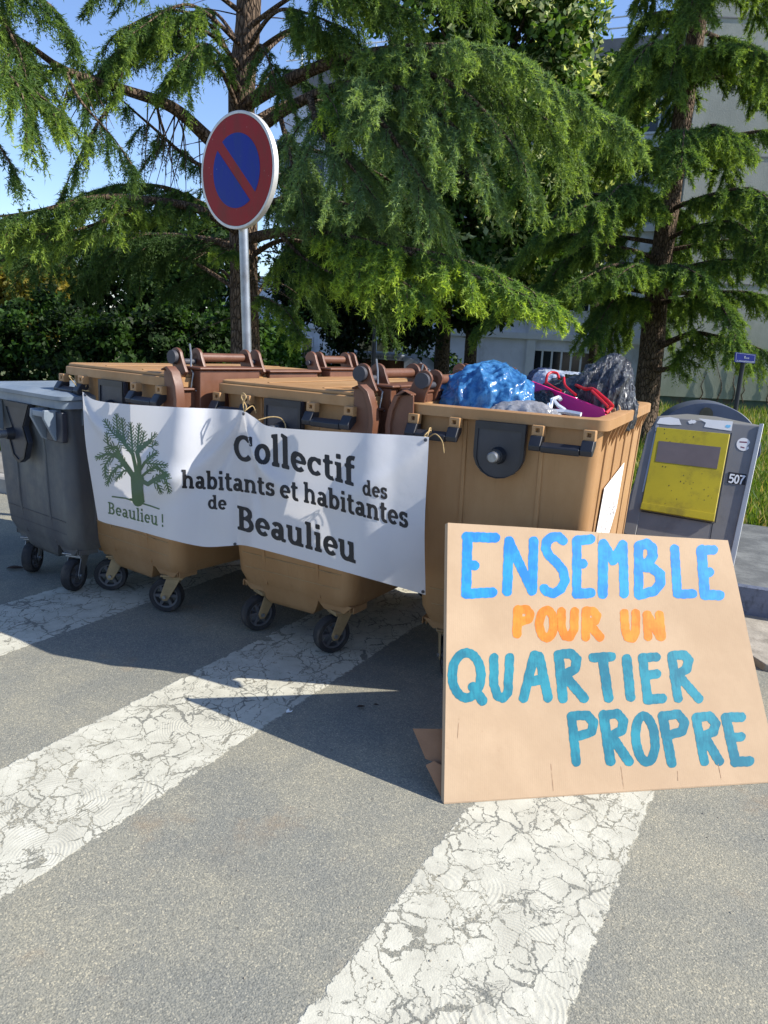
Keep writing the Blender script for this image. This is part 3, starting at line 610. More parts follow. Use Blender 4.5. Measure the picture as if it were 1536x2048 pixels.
# paper stuck on the right side of the open bin
Wd = 0.79; nb = MB(); hx = Wd / 2
def side_pt(y, z): return Vector((hx - (0.028 if z > 1.0 else 0.028 + (1.05 - z) * 0.05) + 0.004, y, z))
q = [side_pt(0.28, 0.88), side_pt(0.74, 0.93), side_pt(0.74, 0.72), side_pt(0.62, 0.60), side_pt(0.25, 0.57)]
nb.prism(q, Vector((0.002, 0, 0))); nt = nb.build('notice', MAT['paper'], binD, label='torn white paper with smeared handwriting')
mb = MB()
for k in range(60):
    y = random.uniform(.34, .7); z = 0.70 + random.gauss(0, .035) + (y - .45) * 0.2; p = side_pt(y, z) + Vector((.0035, 0, 0)); a = random.uniform(-.6, 1.2); l = random.uniform(.006, .022); d = Vector((0, math.cos(a), math.sin(a))) * l; n_ = Vector((0, -d.z, d.y)).normalized() * .0018
    mb.add([p - d - n_, p + d - n_, p + d + n_, p - d + n_], [(0, 1, 2, 3)])
mb.build('scribble', MAT['ink_grey'], nt)
# ---------------------------------------------------------------- lettering as thin meshes
def seg_sdf(X, Y, x0, y0, x1, y1, w):           # butt-ended bar
    dx, dy = x1 - x0, y1 - y0; L = math.hypot(dx, dy) or 1e-9; ux, uy = dx / L, dy / L
    a = (X - x0) * ux + (Y - y0) * uy; b = (X - x0) * -uy + (Y - y0) * ux
    qx = np.abs(a - L / 2) - L / 2; qy = np.abs(b) - w / 2
    return np.maximum(qx, qy)
def cap_sdf(X, Y, pts, w):                      # round-ended brush stroke
    d = np.full(X.shape, 1e9)
    for (x0, y0), (x1, y1) in zip(pts[:-1], pts[1:]):
        dx, dy = x1 - x0, y1 - y0; L2 = dx * dx + dy * dy or 1e-9; t = np.clip(((X - x0) * dx + (Y - y0) * dy) / L2, 0, 1)
        d = np.minimum(d, np.hypot(X - x0 - t * dx, Y - y0 - t * dy))
    return d - w / 2
def arc_pts(cx, cy, rx, ry, a0, a1, n=18):
    return [(cx + rx * math.cos(rad(a0 + (a1 - a0) * k / n)), cy + ry * math.sin(rad(a0 + (a1 - a0) * k / n))) for k in range(n + 1)]
def iso_mesh(f, xs, ys):
    """filled region f<0 on a grid -> 2-D verts, faces (marching squares)"""
    V, Fc = [], []; key = {}
    def vid(p):
        k = (round(p[0], 6), round(p[1], 6))
        if k not in key: key[k] = len(V); V.append(p)
        return key[k]
    ins = f < 0; ny, nx = f.shape
    cnt = ins[:-1, :-1].astype(int) + ins[1:, :-1] + ins[:-1, 1:] + ins[1:, 1:]
    for j, i in zip(*np.nonzero(cnt)):
        c = [(i, j), (i + 1, j), (i + 1, j + 1), (i, j + 1)]; poly = []
        for k in range(4):
            a, b = c[k], c[(k + 1) % 4]; fa, fb_ = f[a[1], a[0]], f[b[1], b[0]]
            if fa < 0: poly.append(vid((xs[a[0]], ys[a[1]])))
            if (fa < 0) != (fb_ < 0):
                t = fa / (fa - fb_); poly.append(vid((xs[a[0]] + (xs[b[0]] - xs[a[0]]) * t, ys[a[1]] + (ys[b[1]] - ys[a[1]]) * t)))
        pp = [p for k, p in enumerate(poly) if p != poly[k - 1]]
        if len(pp) >= 3: Fc.append(tuple(pp))
    return V, Fc
S, T = 0.20, 0.125     # stem and slab
def _serif(x, y, w=0.33): return ('L', x - w / 2, y + T / 2, x + w / 2, y + T / 2, T)
def _tl(x, y): return ('L', x - 0.17, y - T / 2, x, y - T / 2, T)
def _bowl(cx, cy, rx, ry, a0=0, a1=360): return ('A', cx, cy, rx, ry, a0, a1)
G = {
 'h': ([('L', .19, 0, .19, 1.05, S), _serif(.19, 0), _tl(.19, 1.05), _bowl(.405, .46, .215, .2, 0, 165), ('L', .62, 0, .62, .47, S), _serif(.63, 0)], .84),
 'n': ([('L', .19, 0, .19, .74, S), _serif(.19, 0), _tl(.19, .74), _bowl(.405, .46, .215, .2, 0, 165), ('L', .62, 0, .62, .47, S), _serif(.63, 0)], .84),
 'a': ([('L', .50, .06, .50, .5, S), _bowl(.32, .48, .18, .18, 0, 150), _bowl(.30, .23, .17, .15), ('L', .5, .06, .70, .06, T)], .72),
 'b': ([('L', .18, 0.02, .18, 1.05, S), _tl(.18, 1.05), _bowl(.40, .37, .22, .29)], .76),
 'd': ([('L', .56, 0.02, .56, 1.05, S), _tl(.56, 1.05), _bowl(.33, .37, .22, .29), ('L', .56, .0625, .76, .0625, T)], .80),
 'i': ([('L', .20, 0, .20, .74, S), _serif(.20, 0), _tl(.20, .74), ('L', .19, .86, .19, 1.05, S)], .42),
 'l': ([('L', .20, 0, .20, 1.05, S), _serif(.20, 0), _tl(.20, 1.05)], .42),
 't': ([('L', .20, .18, .20, .95, S), ('L', .02, .68, .45, .68, T), _bowl(.37, .2, .17, .14, 180, 300)], .50),
 'u': ([('L', .18, .25, .18, .74, S), _tl(.18, .74), _bowl(.385, .27, .205, .2, 180, 345), ('L', .60, 0, .60, .74, S), _tl(.60, .74), ('L', .6, .0625, .79, .0625, T)], .84),
 's': ([_bowl(.32, .53, .18, .145, 25, 262), _bowl(.32, .215, .19, .15, 82, -155), ('L', .51, .5, .51, .72, T * .9), ('L', .10, .02, .10, .24, T * .9)], .62),
 'e': ([_bowl(.35, .37, .235, .29, 0, 315), ('L', .14, .375, .64, .375, T * .9)], .70),
 'o': ([_bowl(.37, .37, .245, .29)], .74),
 'c': ([_bowl(.36, .37, .235, .29, 50, 318), ('L', .55, .46, .55, .72, T)], .68),
 'f': ([('L', .20, 0, .20, .85, S), _serif(.22, 0, .38), ('L', .03, .68, .46, .68, T), _bowl(.37, .85, .17, .135, 180, 60)], .50),
 'C': ([_bowl(.44, .5, .33, .42, 45, 318), ('L', .735, .62, .735, .98, T)], .86),
 'B': ([('L', .22, 0, .22, 1, S), ('L', .03, T / 2, .42, T / 2, T), ('L', .03, 1 - T / 2, .42, 1 - T / 2, T), ('L', .3, .52, .45, .52, T), _bowl(.42, .745, .2, .185, -90, 90), _bowl(.44, .29, .24, .225, -90, 90)], .84),
 '!': ([('L', .16, .33, .16, 1.0, S * .9), ('L', .16, 0, .16, .19, S)], .4),
 ' ': ([], .30)}
def glyph_sdf(ch, X, Y, weight=1.0):
    d = np.full(X.shape, 1e9)
    for p in G[ch][0]:
        if p[0] == 'L': d = np.minimum(d, seg_sdf(X, Y, *p[1:5], p[5] * weight))
        else:
            _, cx, cy, rx, ry, a0, a1 = p; n = 24; pts = arc_pts(cx, cy, rx, ry, a0, a1, n)
            for k in range(n):       # modulated: thin at top and bottom of a bowl, thick at the sides
                am = rad(a0 + (a1 - a0) * (k + .5) / n); w = (0.145 + 0.055 * abs(math.cos(am))) * weight
                (x0, y0), (x1, y1) = pts[k], pts[k + 1]; e = 0.012; L = math.hypot(x1 - x0, y1 - y0); ux, uy = (x1 - x0) / L * e, (y1 - y0) / L * e
                d = np.minimum(d, seg_sdf(X, Y, x0 - ux, y0 - uy, x1 + ux, y1 + uy, w))
    return d
class Decal:
    """collects flat lettering given in photo columns and rows, then lays it on a surface"""
    def __init__(s, bvh, lift=0.0012): s.bvh = bvh; s.lift = lift; s.v = []; s.f = []
    def put(s, V, Fc):
        o = len(s.v); ok = True
        for (px, py) in V:
            r = ray(px, py).normalized(); hit = s.bvh.ray_cast(Vector((0, 0, H)), r)
            if hit[0] is None: s.v.append(None); continue
            n = hit[1] if hit[1].dot(r) < 0 else -hit[1]; s.v.append(hit[0] + n * s.lift)
        s.f += [tuple(i + o for i in f) for f in Fc if all(s.v[i + o] is not None for i in f)]
    def word(s, text, p0, p1, cap0, cap1, weight=1.0, res=26, shear=None):
        """baseline from p0 to p1, cap height vectors at both ends (photo pixels)"""
        adv = sum(G[c][1] for c in text); x = 0.0
        for ch in text:
            w = G[ch][1]
            if G[ch][0]:
                xs = np.linspace(-.06, w + .06, int((w + .12) * res) + 1); ys = np.linspace(-.06, 1.12, int(1.18 * res) + 1); X, Y = np.meshgrid(xs, ys)
                V, Fc = iso_mesh(glyph_sdf(ch, X, Y, weight), xs, ys); out = []
                for (a, b) in V:
                    t = (x + a) / adv; base = (p0[0] + (p1[0] - p0[0]) * t, p0[1] + (p1[1] - p0[1]) * t); cv = (cap0[0] + (cap1[0] - cap0[0]) * t, cap0[1] + (cap1[1] - cap0[1]) * t)
                    q = (base[0] + cv[0] * b, base[1] + cv[1] * b)
                    out.append(shear(q) if shear else q)
                s.put(out, Fc)
            x += w
    def strokes(s, strokes, step=1.0, wob=0.8, seed=0):
        """brush strokes [(points, width)] in photo pixels, as one filled shape"""
        r = np.random.default_rng(seed); al = [p for st, w in strokes for p in st]; mw = max(w for st, w in strokes)
        x0, x1 = min(p[0] for p in al) - mw, max(p[0] for p in al) + mw; y0, y1 = min(p[1] for p in al) - mw, max(p[1] for p in al) + mw
        xs = np.arange(x0, x1, step); ys = np.arange(y0, y1, step); X, Y = np.meshgrid(xs, ys); d = np.full(X.shape, 1e9)
        for st, w in strokes: d = np.minimum(d, cap_sdf(X, Y, st, w))
        ph = r.uniform(0, 6.28, 4); d = d + wob * 0.5 * (np.sin(X * .21 + ph[0]) * np.sin(Y * .17 + ph[1]) + 0.7 * np.sin(X * .5 + Y * .37 + ph[2]))
        V, Fc = iso_mesh(d, xs, ys); s.put(V, Fc)
    def build(s, name, mat, parent):
        keep = {}; V = []
        for f in s.f:
            for i in f:
                if i not in keep: keep[i] = len(V); V.append(s.v[i])
        mb = MB(); mb.v = [tuple(p) for p in V]; mb.f = [tuple(keep[i] for i in f) for f in s.f]; mb.mi = [0] * len(mb.f)
        return mb.build(name, mat, parent, world=True)
def bvh_of(o):
    M = mwof(o); me = o.data; return BVHTree.FromPolygons([M @ v.co for v in me.vertices], [tuple(p.vertices) for p in me.polygons])
# ---------------------------------------------------------------- cardboard sign
TL, TR, BL, BR = at(896, 1045, 2.66), at(1455, 1081, 2.91), g(888, 1606, 0.004), g(1562, 1562, 0.004)
board = thing('cardboard_sign', 'large cardboard sign with painted words ENSEMBLE POUR UN QUARTIER PROPRE leaning on the open bin', 'sign', tuple((BL + BR) / 2))
nrm = (BR - BL).cross(TL - BL).normalized()
if nrm.y > 0: nrm = -nrm
def bp(u, v, d=0.0):
    p = (BL * (1 - u) + BR * u) * (1 - v) + (TL * (1 - u) + TR * u) * v
    bow = -0.012 * math.sin(math.pi * u) * math.sin(math.pi * v) + 0.003 * math.sin(9 * u + 2) * math.sin(5 * v)
    return p + nrm * (d + bow)
TH = 0.022; NU, NV = 36, 26; mb = MB()
grid = [[bp(u / NU, v / NV) for u in range(NU + 1)] for v in range(NV + 1)]
vs_ = [p for r_ in grid for p in r_]; fs_ = [(j * (NU + 1) + i, j * (NU + 1) + i + 1, (j + 1) * (NU + 1) + i + 1, (j + 1) * (NU + 1) + i) for j in range(NV) for i in range(NU)]
mb.add(vs_, fs_); panel = mb.build('panel', MAT['board'], board, world=True)
if sum(p.normal.dot(nrm) for p in panel.data.polygons) < 0: panel.data.flip_normals()
sl = panel.modifiers.new('thick', 'SOLIDIFY'); sl.thickness = 0.006; sl.offset = -1
mb = MB()   # folded side and bottom edges of the box
for e0, e1, n in ((lambda t: bp(0, t), lambda t: bp(0, t, -TH) + Vector((-0.004, 0, 0)), 20), (lambda t: bp(t, 0, -0.001), lambda t: bp(t, 0, -TH) , 20), (lambda t: bp(1, t), lambda t: bp(1, t, -TH), 20)):
    A = [e0(k / n) for k in range(n + 1)]; B = [e1(k / n) + Vector((0, 0, 0.002 * math.sin(k * 1.7))) for k in range(n + 1)]
    mb.loft([A, B], False, False, closed=False)
se = mb.build('folded_edge', MAT['board'], board, world=True); sm = se.modifiers.new('thick', 'SOLIDIFY'); sm.thickness = 0.003
fl_m = pm('darker_cardboard', (150, 112, 82), 0.9, 0.15, 9, bump=0.3)  # flaps get a darker, browner tone than the panel
for nm, pts in (('box_flap', [(826, 1457), (900, 1458), (900, 1548), (866, 1523), (852, 1518)]), ('box_flap', [(852, 1530), (868, 1522), (900, 1540), (905, 1600), (884, 1596)])):
    off = 0.05 if pts[0][1] < 1500 else 0.035
    p0 = bp(0, 0.15) - nrm * off; q = [on_plane(x, y, p0, (nrm + Vector((-0.25, 0, 0.1))).normalized()) for x, y in pts]
    mb = MB(); mb.prism(q, -nrm * 0.005); mb.build(nm, fl_m, board, world=True)
bv = bvh_of(panel)
def cr(*pts): return [(800 + x / 2.087, 1020 + y / 2.087) for x, y in pts]      # crop used for measuring
def el(cx, cy, rx, ry, tilt=0.0): return cr(*[(cx + rx * math.cos(a) + tilt * ry * math.sin(a), cy + ry * math.sin(a)) for a in np.linspace(0, 2 * math.pi, 25)])
w1, w2, w3 = 19.5, 17.5, 19.5
BLUE = [[cr((282, 112), (276, 350)), cr((278, 112), (398, 116)), cr((280, 228), (312, 232)), cr((276, 350), (385, 344))],
 [cr((455, 130), (447, 340)), cr((455, 132), (552, 338)), cr((558, 130), (552, 336))],
 [cr((680, 128), (662, 112), (635, 112), (612, 132), (608, 160), (622, 190), (655, 220), (682, 255), (688, 295), (672, 330), (640, 348), (612, 340), (602, 328))],
 [cr((738, 128), (738, 350)), cr((738, 128), (795, 122)), cr((738, 226), (762, 224)), cr((738, 350), (795, 346))],
 [cr((848, 142), (846, 350)), cr((850, 142), (890, 212), (930, 144)), cr((930, 146), (936, 350))],
 [cr((996, 150), (996, 352)), cr((996, 150), (1030, 140), (1052, 158), (1056, 190), (1040, 216), (1000, 238), (1050, 240), (1085, 268), (1088, 305), (1062, 338), (998, 354))],
 [cr((1146, 162), (1158, 350), (1222, 350))],
 [cr((1258, 166), (1272, 352)), cr((1258, 168), (1308, 166)), cr((1266, 262), (1290, 260)), cr((1272, 354), (1334, 356))]]
ORANGE = [[cr((492, 416), (488, 516)), cr((492, 416), (528, 414), (544, 432), (536, 456), (494, 470))],
 [el(612, 476, 30, 58)], [cr((674, 424), (674, 490), (688, 526), (710, 530), (726, 500), (729, 424))],
 [cr((776, 420), (775, 530)), cr((776, 420), (808, 424), (822, 440), (814, 464), (780, 476)), cr((790, 476), (834, 530))],
 [cr((936, 430), (940, 500), (952, 532), (970, 536), (984, 508), (984, 430))], [cr((1030, 438), (1036, 530)), cr((1032, 438), (1086, 528)), cr((1082, 438), (1092, 530))]]
TEAL = [[el(278, 690, 60, 94), cr((304, 738), (345, 796))], [cr((392, 616), (392, 730), (408, 778), (430, 786), (450, 764), (458, 616))],
 [cr((560, 606), (516, 786)), cr((562, 606), (582, 612), (618, 784)), cr((538, 716), (598, 708))],
 [cr((662, 604), (680, 786)), cr((662, 604), (712, 598), (738, 622), (730, 664), (672, 696)), cr((690, 694), (768, 786))],
 [cr((806, 616), (882, 612)), cr((845, 616), (870, 784))], [cr((946, 622), (962, 780))],
 [cr((1012, 616), (1034, 790)), cr((1012, 616), (1070, 614)), cr((1022, 692), (1072, 684)), cr((1034, 792), (1094, 786))],
 [cr((1134, 608), (1160, 786)), cr((1134, 608), (1184, 604), (1206, 628), (1196, 664), (1144, 696)), cr((1164, 692), (1248, 788))],
 [cr((716, 862), (736, 1052)), cr((716, 860), (780, 856), (808, 886), (800, 926), (726, 950))],
 [cr((850, 856), (878, 1048)), cr((850, 856), (908, 850), (934, 882), (926, 920), (870, 948)), cr((886, 948), (954, 1048))],
 [el(1024, 956, 40, 96, 0.08)], [cr((1096, 862), (1134, 1056)), cr((1096, 860), (1160, 852), (1188, 886), (1178, 924), (1110, 944))],
 [cr((1236, 866), (1270, 1050)), cr((1236, 866), (1292, 860), (1318, 892), (1308, 926), (1252, 948)), cr((1272, 946), (1332, 1048))],
 [cr((1360, 866), (1400, 1050)), cr((1360, 866), (1424, 864)), cr((1380, 952), (1424, 946)), cr((1400, 1052), (1458, 1048))]]
for nm, L_, w, mt in (('blue_lettering', BLUE, w1, 'p_blue'), ('orange_lettering', ORANGE[:4], w2, 'p_orange'), ('orange_lettering', ORANGE[4:], w2, 'p_orange'), ('teal_lettering', TEAL[:8], w3, 'p_teal'), ('teal_lettering', TEAL[8:], w3, 'p_teal')):
    d = Decal(bv, 0.0007)
    for k, st in enumerate(L_): d.strokes([(q, w * random.uniform(.93, 1.05)) for q in st], 1.3, 0.9, k)
    d.build(nm, MAT[mt], panel)
# small creases of the cardboard
cs = [[cr((630, 1060), (640, 1172))], [cr((922, 1070), (934, 1164))], [cr((1328, 1060), (1342, 1128))], [cr((246, 870), (240, 960))], [cr((1158, 1090), (1160, 1130))], [cr((828, 100), (826, 140))]]
crm = pm('cardboard_crease', (168, 134, 104), 0.9)
for k, st in enumerate(cs): d = Decal(bv, 0.0008); d.strokes([(q, 0.8) for q in st], 0.6, 0.3, 50 + k); d.build('crease', crm, panel)
# ---------------------------------------------------------------- banner
KN_ = [(165, 783, 196, 1040), (190, 800, 215, 1047), (250, 808, 270, 1060), (345, 814, 335, 1078), (420, 817, 405, 1093), (462, 819, 455, 1092), (487, 822, 480, 1090), (510, 836, 505, 1094), (536, 852, 540, 1103), (600, 859, 600, 1119), (720, 866, 705, 1148), (800, 870, 790, 1172), (858, 874, 851, 1190)]
PATH = [(165, Vector((-1.70, 3.90, 0))), (345, Vector((-1.02, 3.36, 0))), (487, Vector((-0.72, 3.33, 0))), (715, Vector((-0.10, 2.97, 0))), (858, Vector((0.12, 2.96, 0)))]
def bdepth(px):      # horizontal point on the banner's line for a photo column at the top edge
    for (a, A), (b, B) in zip(PATH[:-1], PATH[1:]):
        if px <= b or b == 858: return A, (B - A)
knot3 = []
for (x0, y0, x1, y1) in KN_:
    A, dv = bdepth(x0); n = Vector((-dv.y, dv.x, 0)); p0 = on_plane(x0, y0, A, n); p1 = on_plane(x1, y1, A, n)
    p1 = p1 + (Vector((0, 0, H)) - p1).normalized() * 0.0
    knot3.append((p0, p1))
# bottom hangs a little forward of the top: slide along the sight line
knot3 = [(a, b + (Vector((0, 0, H)) - b) * 0.012) for a, b in knot3]
def cr_spline(P, t):
    n = len(P) - 1; x = t * n; i = min(int(x), n - 1); f = x - i; p = [P[max(0, min(n, i + k))] for k in (-1, 0, 1, 2)]
    return 0.5 * ((2 * p[1]) + (p[2] - p[0]) * f + (2 * p[0] - 5 * p[1] + 4 * p[2] - p[3]) * f * f + (3 * p[1] - p[0] - 3 * p[2] + p[3]) * f ** 3)
banner = thing('banner', 'white banner printed Collectif des habitants et habitantes de Beaulieu, tied across three beige bins', 'banner', tuple((knot3[6][1] + Vector((0, 0, 0)))))
NU, NV = 150, 40; vs_ = []
for j in range(NV + 1):
    for i in range(NU + 1):
        u = i / NU; v = j / NV; a = cr_spline([k[0] for k in knot3], u); b = cr_spline([k[1] for k in knot3], u); p = a * (1 - v) + b * v
        sag = math.sin(math.pi * v)
        # tension folds fanning from the middle tie and from the corners
        ut = (len(KN_) and 0.5); du = u - 0.5
        f1 = 0.0
        for (uc, vc, sx, sy, amp, wd) in ((0.5, 0.0, -0.27, 0.62, 0.022, 0.022), (0.5, 0.0, -0.20, 0.62, -0.016, 0.02), (0.5, 0.0, 0.18, 0.42, 0.03, 0.03), (0.5, 0.0, 0.10, 0.6, -0.018, 0.025), (0.0, 0.0, 0.22, 0.45, 0.016, 0.03), (1.0, 0.0, -0.2, 0.5, 0.012, 0.03)):
            L = math.hypot(sx, sy); t = ((u - uc) * sx + (v - vc) * sy) / L ** 2; dd = abs((u - uc) * sy - (v - vc) * sx) / L
            if 0 < t < 1.3: f1 += amp * math.exp(-(dd / (wd * (0.4 + t))) ** 2) * math.sin(math.pi * min(1, t / 1.3))
        nrm_ = Vector((-0.47, -0.88, 0)); p = p + nrm_ * (0.018 * sag * (0.5 + 0.5 * math.sin(7 * u + 1)) + f1 + 0.004 * math.sin(23 * u + 6 * v) * sag)
        vs_.append(p)
fs_ = [(j * (NU + 1) + i, (j + 1) * (NU + 1) + i, (j + 1) * (NU + 1) + i + 1, j * (NU + 1) + i + 1) for j in range(NV) for i in range(NU)]
mb = MB(); mb.add(vs_, fs_); cloth = mb.build('cloth', MAT['banner'], banner, world=True, smooth=True)
bv = bvh_of(cloth)
d = Decal(bv, 0.0015)
def sag_col(q):      # the fold under the middle tie pulls the first word down on its right
    return q
def cw(txt, knots, weight=1.05):
    """word whose letters follow a bent baseline: knots (px, py, cap height)"""
    adv = sum(G[c][1] for c in txt); xs_ = [k[0] for k in knots]; x = 0.0
    for ch in txt:
        w = G[ch][1]
        if G[ch][0]:
            gx = np.linspace(-.06, w + .06, int((w + .12) * 24) + 1); gy = np.linspace(-.06, 1.12, 29); X, Y = np.meshgrid(gx, gy); V, Fc = iso_mesh(glyph_sdf(ch, X, Y, weight), gx, gy); out = []
            for (a, b) in V:
                px = xs_[0] + (xs_[-1] - xs_[0]) * (x + a) / adv; py = np.interp(px, xs_, [k[1] for k in knots]); cap = np.interp(px, xs_, [k[2] for k in knots]); out.append((px - 0.02 * cap * b, py - cap * b))
            d.put(out, Fc)
        x += w
cw('Collectif', [(468, 919, 52), (505, 927, 54), (545, 932, 60), (565, 936, 66), (600, 945, 54), (650, 956, 50), (712, 974, 58)])
cw('des', [(725, 990, 30), (775, 999, 31)])
cw('habitants et habitantes', [(363, 976, 35), (450, 981, 37), (480, 983, 36), (550, 993, 36), (620, 1007, 40), (720, 1032, 40), (817, 1057, 42)])
cw('de', [(416, 1018, 27), (454, 1020, 28)])
cw('Beaulieu', [(474, 1058, 48), (560, 1082, 50), (640, 1104, 52), (714, 1128, 56)])
d.build('black_lettering', MAT['ink'], cloth)
d = Decal(bv, 0.0015); cw('Beaulieu !', [(216, 1027, 24), (330, 1055, 26)], 0.78)
# ---- the tree drawing: trunk, boughs, twigs with leaf strokes
st = []
def L2(pts, w): st.append(([(150 + x / 4.655, 760 + y / 4.655) for x, y in pts], w / 4.655))
L2([(590, 1130), (585, 1050), (580, 960), (570, 900)], 95); L2([(575, 1120), (565, 1000), (560, 900)], 80); L2([(612, 1120), (600, 1000), (610, 920)], 70)
L2([(350, 1085), (470, 1100), (600, 1140), (700, 1170), (785, 1200)], 13); L2([(520, 1110), (640, 1130)], 22)
boughs = [([(560, 920), (500, 830), (440, 750), (400, 690)], 50), ([(580, 900), (560, 780), (540, 690), (470, 600), (400, 500)], 34), ([(600, 900), (600, 760), (580, 670), (640, 620), (700, 570)], 38), ([(610, 930), (680, 970), (740, 930), (830, 890)], 40), ([(600, 850), (650, 770), (700, 720), (745, 690)], 26), ([(620, 900), (690, 840), (760, 810), (850, 880)], 24), ([(440, 750), (360, 700), (290, 690), (225, 720)], 24), ([(470, 790), (400, 810), (340, 870), (310, 950)], 22), ([(520, 830), (450, 850), (400, 910)], 18), ([(420, 700), (390, 620), (310, 640)], 20), ([(400, 500), (395, 430), (388, 350)], 14), ([(430, 560), (350, 490), (290, 400)], 14), ([(470, 600), (450, 480), (440, 390)], 14), ([(540, 690), (530, 560), (520, 430)], 18), ([(580, 670), (590, 560), (598, 440)], 18), ([(600, 640), (630, 570), (640, 510)], 14), ([(700, 570), (715, 540), (735, 520)], 12), ([(650, 770), (720, 780), (830, 790)], 14), ([(760, 880), (850, 930), (870, 1020)], 14), ([(720, 940), (770, 970), (795, 1025)], 14), ([(400, 690), (330, 720), (280, 800), (285, 880)], 16), ([(390, 640), (310, 600), (300, 520)], 14), ([(690, 620), (720, 620), (740, 600)], 10)]
rr = random.Random(5)
for pts, w in boughs:
    L2(pts, w); 
    seg = [(Vector((*a, 0)), Vector((*b, 0))) for a, b in zip(pts[:-1], pts[1:])]; tot = sum((b - a).length for a, b in seg); acc = 0; nxt = 55 if w > 20 else 22; side = 1
    for a, b in seg:
        l = (b - a).length; dr = (b - a) / l; q = 0
        while acc + l > nxt:
            p = a + dr * (nxt - acc); nn_ = Vector((-dr.y, dr.x, 0)); ln = rr.uniform(44, 72) * (1 - 0.35 * nxt / tot); t = (dr * 0.75 + nn_ * 0.7 * side).normalized(); e = p + t * ln
            if w <= 24 or nxt > tot * .5:
                L2([(p.x, p.y), ((p.x + e.x) / 2 + nn_.x * side * 5, (p.y + e.y) / 2 + nn_.y * side * 5), (e.x, e.y)], 8.5)
            side = -side; nxt += 15
        acc += l
    a, b = seg[-1]; dr = (b - a).normalized(); nn_ = Vector((-dr.y, dr.x, 0))
    for sg in (-.5, 0, .5): e = b + (dr + nn_ * sg).normalized() * 40; L2([(b.x, b.y), (e.x, e.y)], 7)
xs = np.arange(185, 350, 0.8); ys = np.arange(825, 1022, 0.8); X, Y = np.meshgrid(xs, ys); D = np.full(X.shape, 1e9)
for pts, w in st:
    x0, x1 = min(p[0] for p in pts) - w - 2, max(p[0] for p in pts) + w + 2; y0, y1 = min(p[1] for p in pts) - w - 2, max(p[1] for p in pts) + w + 2
    ix = np.nonzero((xs >= x0) & (xs <= x1))[0]; iy = np.nonzero((ys >= y0) & (ys <= y1))[0]
    if len(ix) and len(iy):
        sl_ = np.s_[iy[0]:iy[-1] + 1, ix[0]:ix[-1] + 1]; D[sl_] = np.minimum(D[sl_], cap_sdf(X[sl_], Y[sl_], pts, w))
V, Fc = iso_mesh(D, xs, ys); d.put(V, Fc); d.build('green_tree_emblem', MAT['logo'], cloth)
# eyelets and twine
Mi = None
for px, py in ((470, 1092 - 4), (846, 1183), (488, 828), (851, 880), (171, 790)):
    hit = bv.ray_cast(Vector((0, 0, H)), ray(px, py).normalized())
    if hit[0]:
        mb = MB(); r = ray(px, py).normalized(); n = hit[1] if hit[1].dot(r) < 0 else -hit[1]; mb.tube([hit[0] + n * .001, hit[0] + n * .005], 0.007, 12); mb.build('eyelet', MAT['plate'], banner, world=True)
def twine(pts, Y, r=0.0024):
    mb = MB(); P_ = [at(x, y, Y + dy) for x, y, dy in pts]; cu = []
    for k in range(40): cu.append(cr_spline(P_, k / 39))
    mb.tube(cu, r, 6); mb.build('tie_string', MAT['twine'], banner, world=True)
twine([(166, 786, 0), (150, 768, 0), (138, 752, .05), (150, 760, .06), (160, 778, 0), (178, 782, -.02)], 3.86); twine([(168, 784, 0), (160, 766, 0.02), (172, 770, .0), (166, 782, 0)], 3.87)
twine([(489, 824, 0), (486, 806, 0), (492, 794, 0), (486, 786, .02), (483, 796, .02), (492, 812, 0), (490, 822, 0)], 3.29, 0.003); twine([(492, 820, 0), (505, 812, .03), (512, 826, 0.05)], 3.30)
twine([(517, 840, 0), (540, 834, .02), (560, 836, .03), (570, 848, .03), (571, 862, 0)], 3.22, 0.0025)
twine([(852, 880, 0), (842, 884, -.02), (850, 870, -.03), (862, 860, 0.0), (858, 872, .02), (846, 876, -.02), (836, 900, -.03), (824, 926, -.03)], 3.0); twine([(854, 878, 0), (870, 868, -.04), (884, 882, -.05), (888, 906, -.06)], 3.02); twine([(850, 884, 0), (856, 868, -.02), (860, 856, .02), (866, 862, .06)], 3.0, 0.003)
# ---------------------------------------------------------------- no parking sign
YS = 5.35; c0 = at(475.5, 342, YS); pb = Vector((at(495, 725, YS).x + 0.02, YS, 0.13)); pt = at(485, 440, YS)
ps = thing('road_sign', 'round red and blue no parking sign on a grey pole rising behind the bins', 'road sign', tuple(pb))
lean = (at(486.5, 450, YS) - at(495, 725, YS)).normalized(); base = at(495, 725, YS) - lean * ((at(495, 725, YS).z - 0.1) / lean.z); pole_top = base + lean * ((c0.z + 0.28 - base.z) / lean.z)
mb = MB(); mb.tube([base, pole_top], 0.031, 20); mb.build('pole', MAT['steel'], ps, world=True, smooth='auto')
nrm = Vector((-math.sin(rad(38)), -math.cos(rad(38)), -0.03)).normalized(); sx_ = Vector((-nrm.y, nrm.x, 0)).normalized()
if sx_.x < 0: sx_ = -sx_
sy_ = Vector((0, 0, 1)); sy_ = (sy_ - nrm * sy_.dot(nrm)).normalized(); Rr = 0.352
ctr = Vector((pole_top.x, pole_top.y, 0)) + Vector((0, 0, c0.z)) + nrm * 0.065
ctr = on_plane(474, 342, ctr, nrm)
def disc(r, d, n=72): return [ctr + sx_ * (r * math.cos(2 * math.pi * k / n)) + sy_ * (r * math.sin(2 * math.pi * k / n)) + nrm * d for k in range(n)]
mb = MB(); mb.loft([disc(Rr * .97, -.034), disc(Rr, -.03), disc(Rr, .006), disc(Rr * .985, .008), disc(Rr * .95, .006), disc(Rr * .95, 0)], True, True)
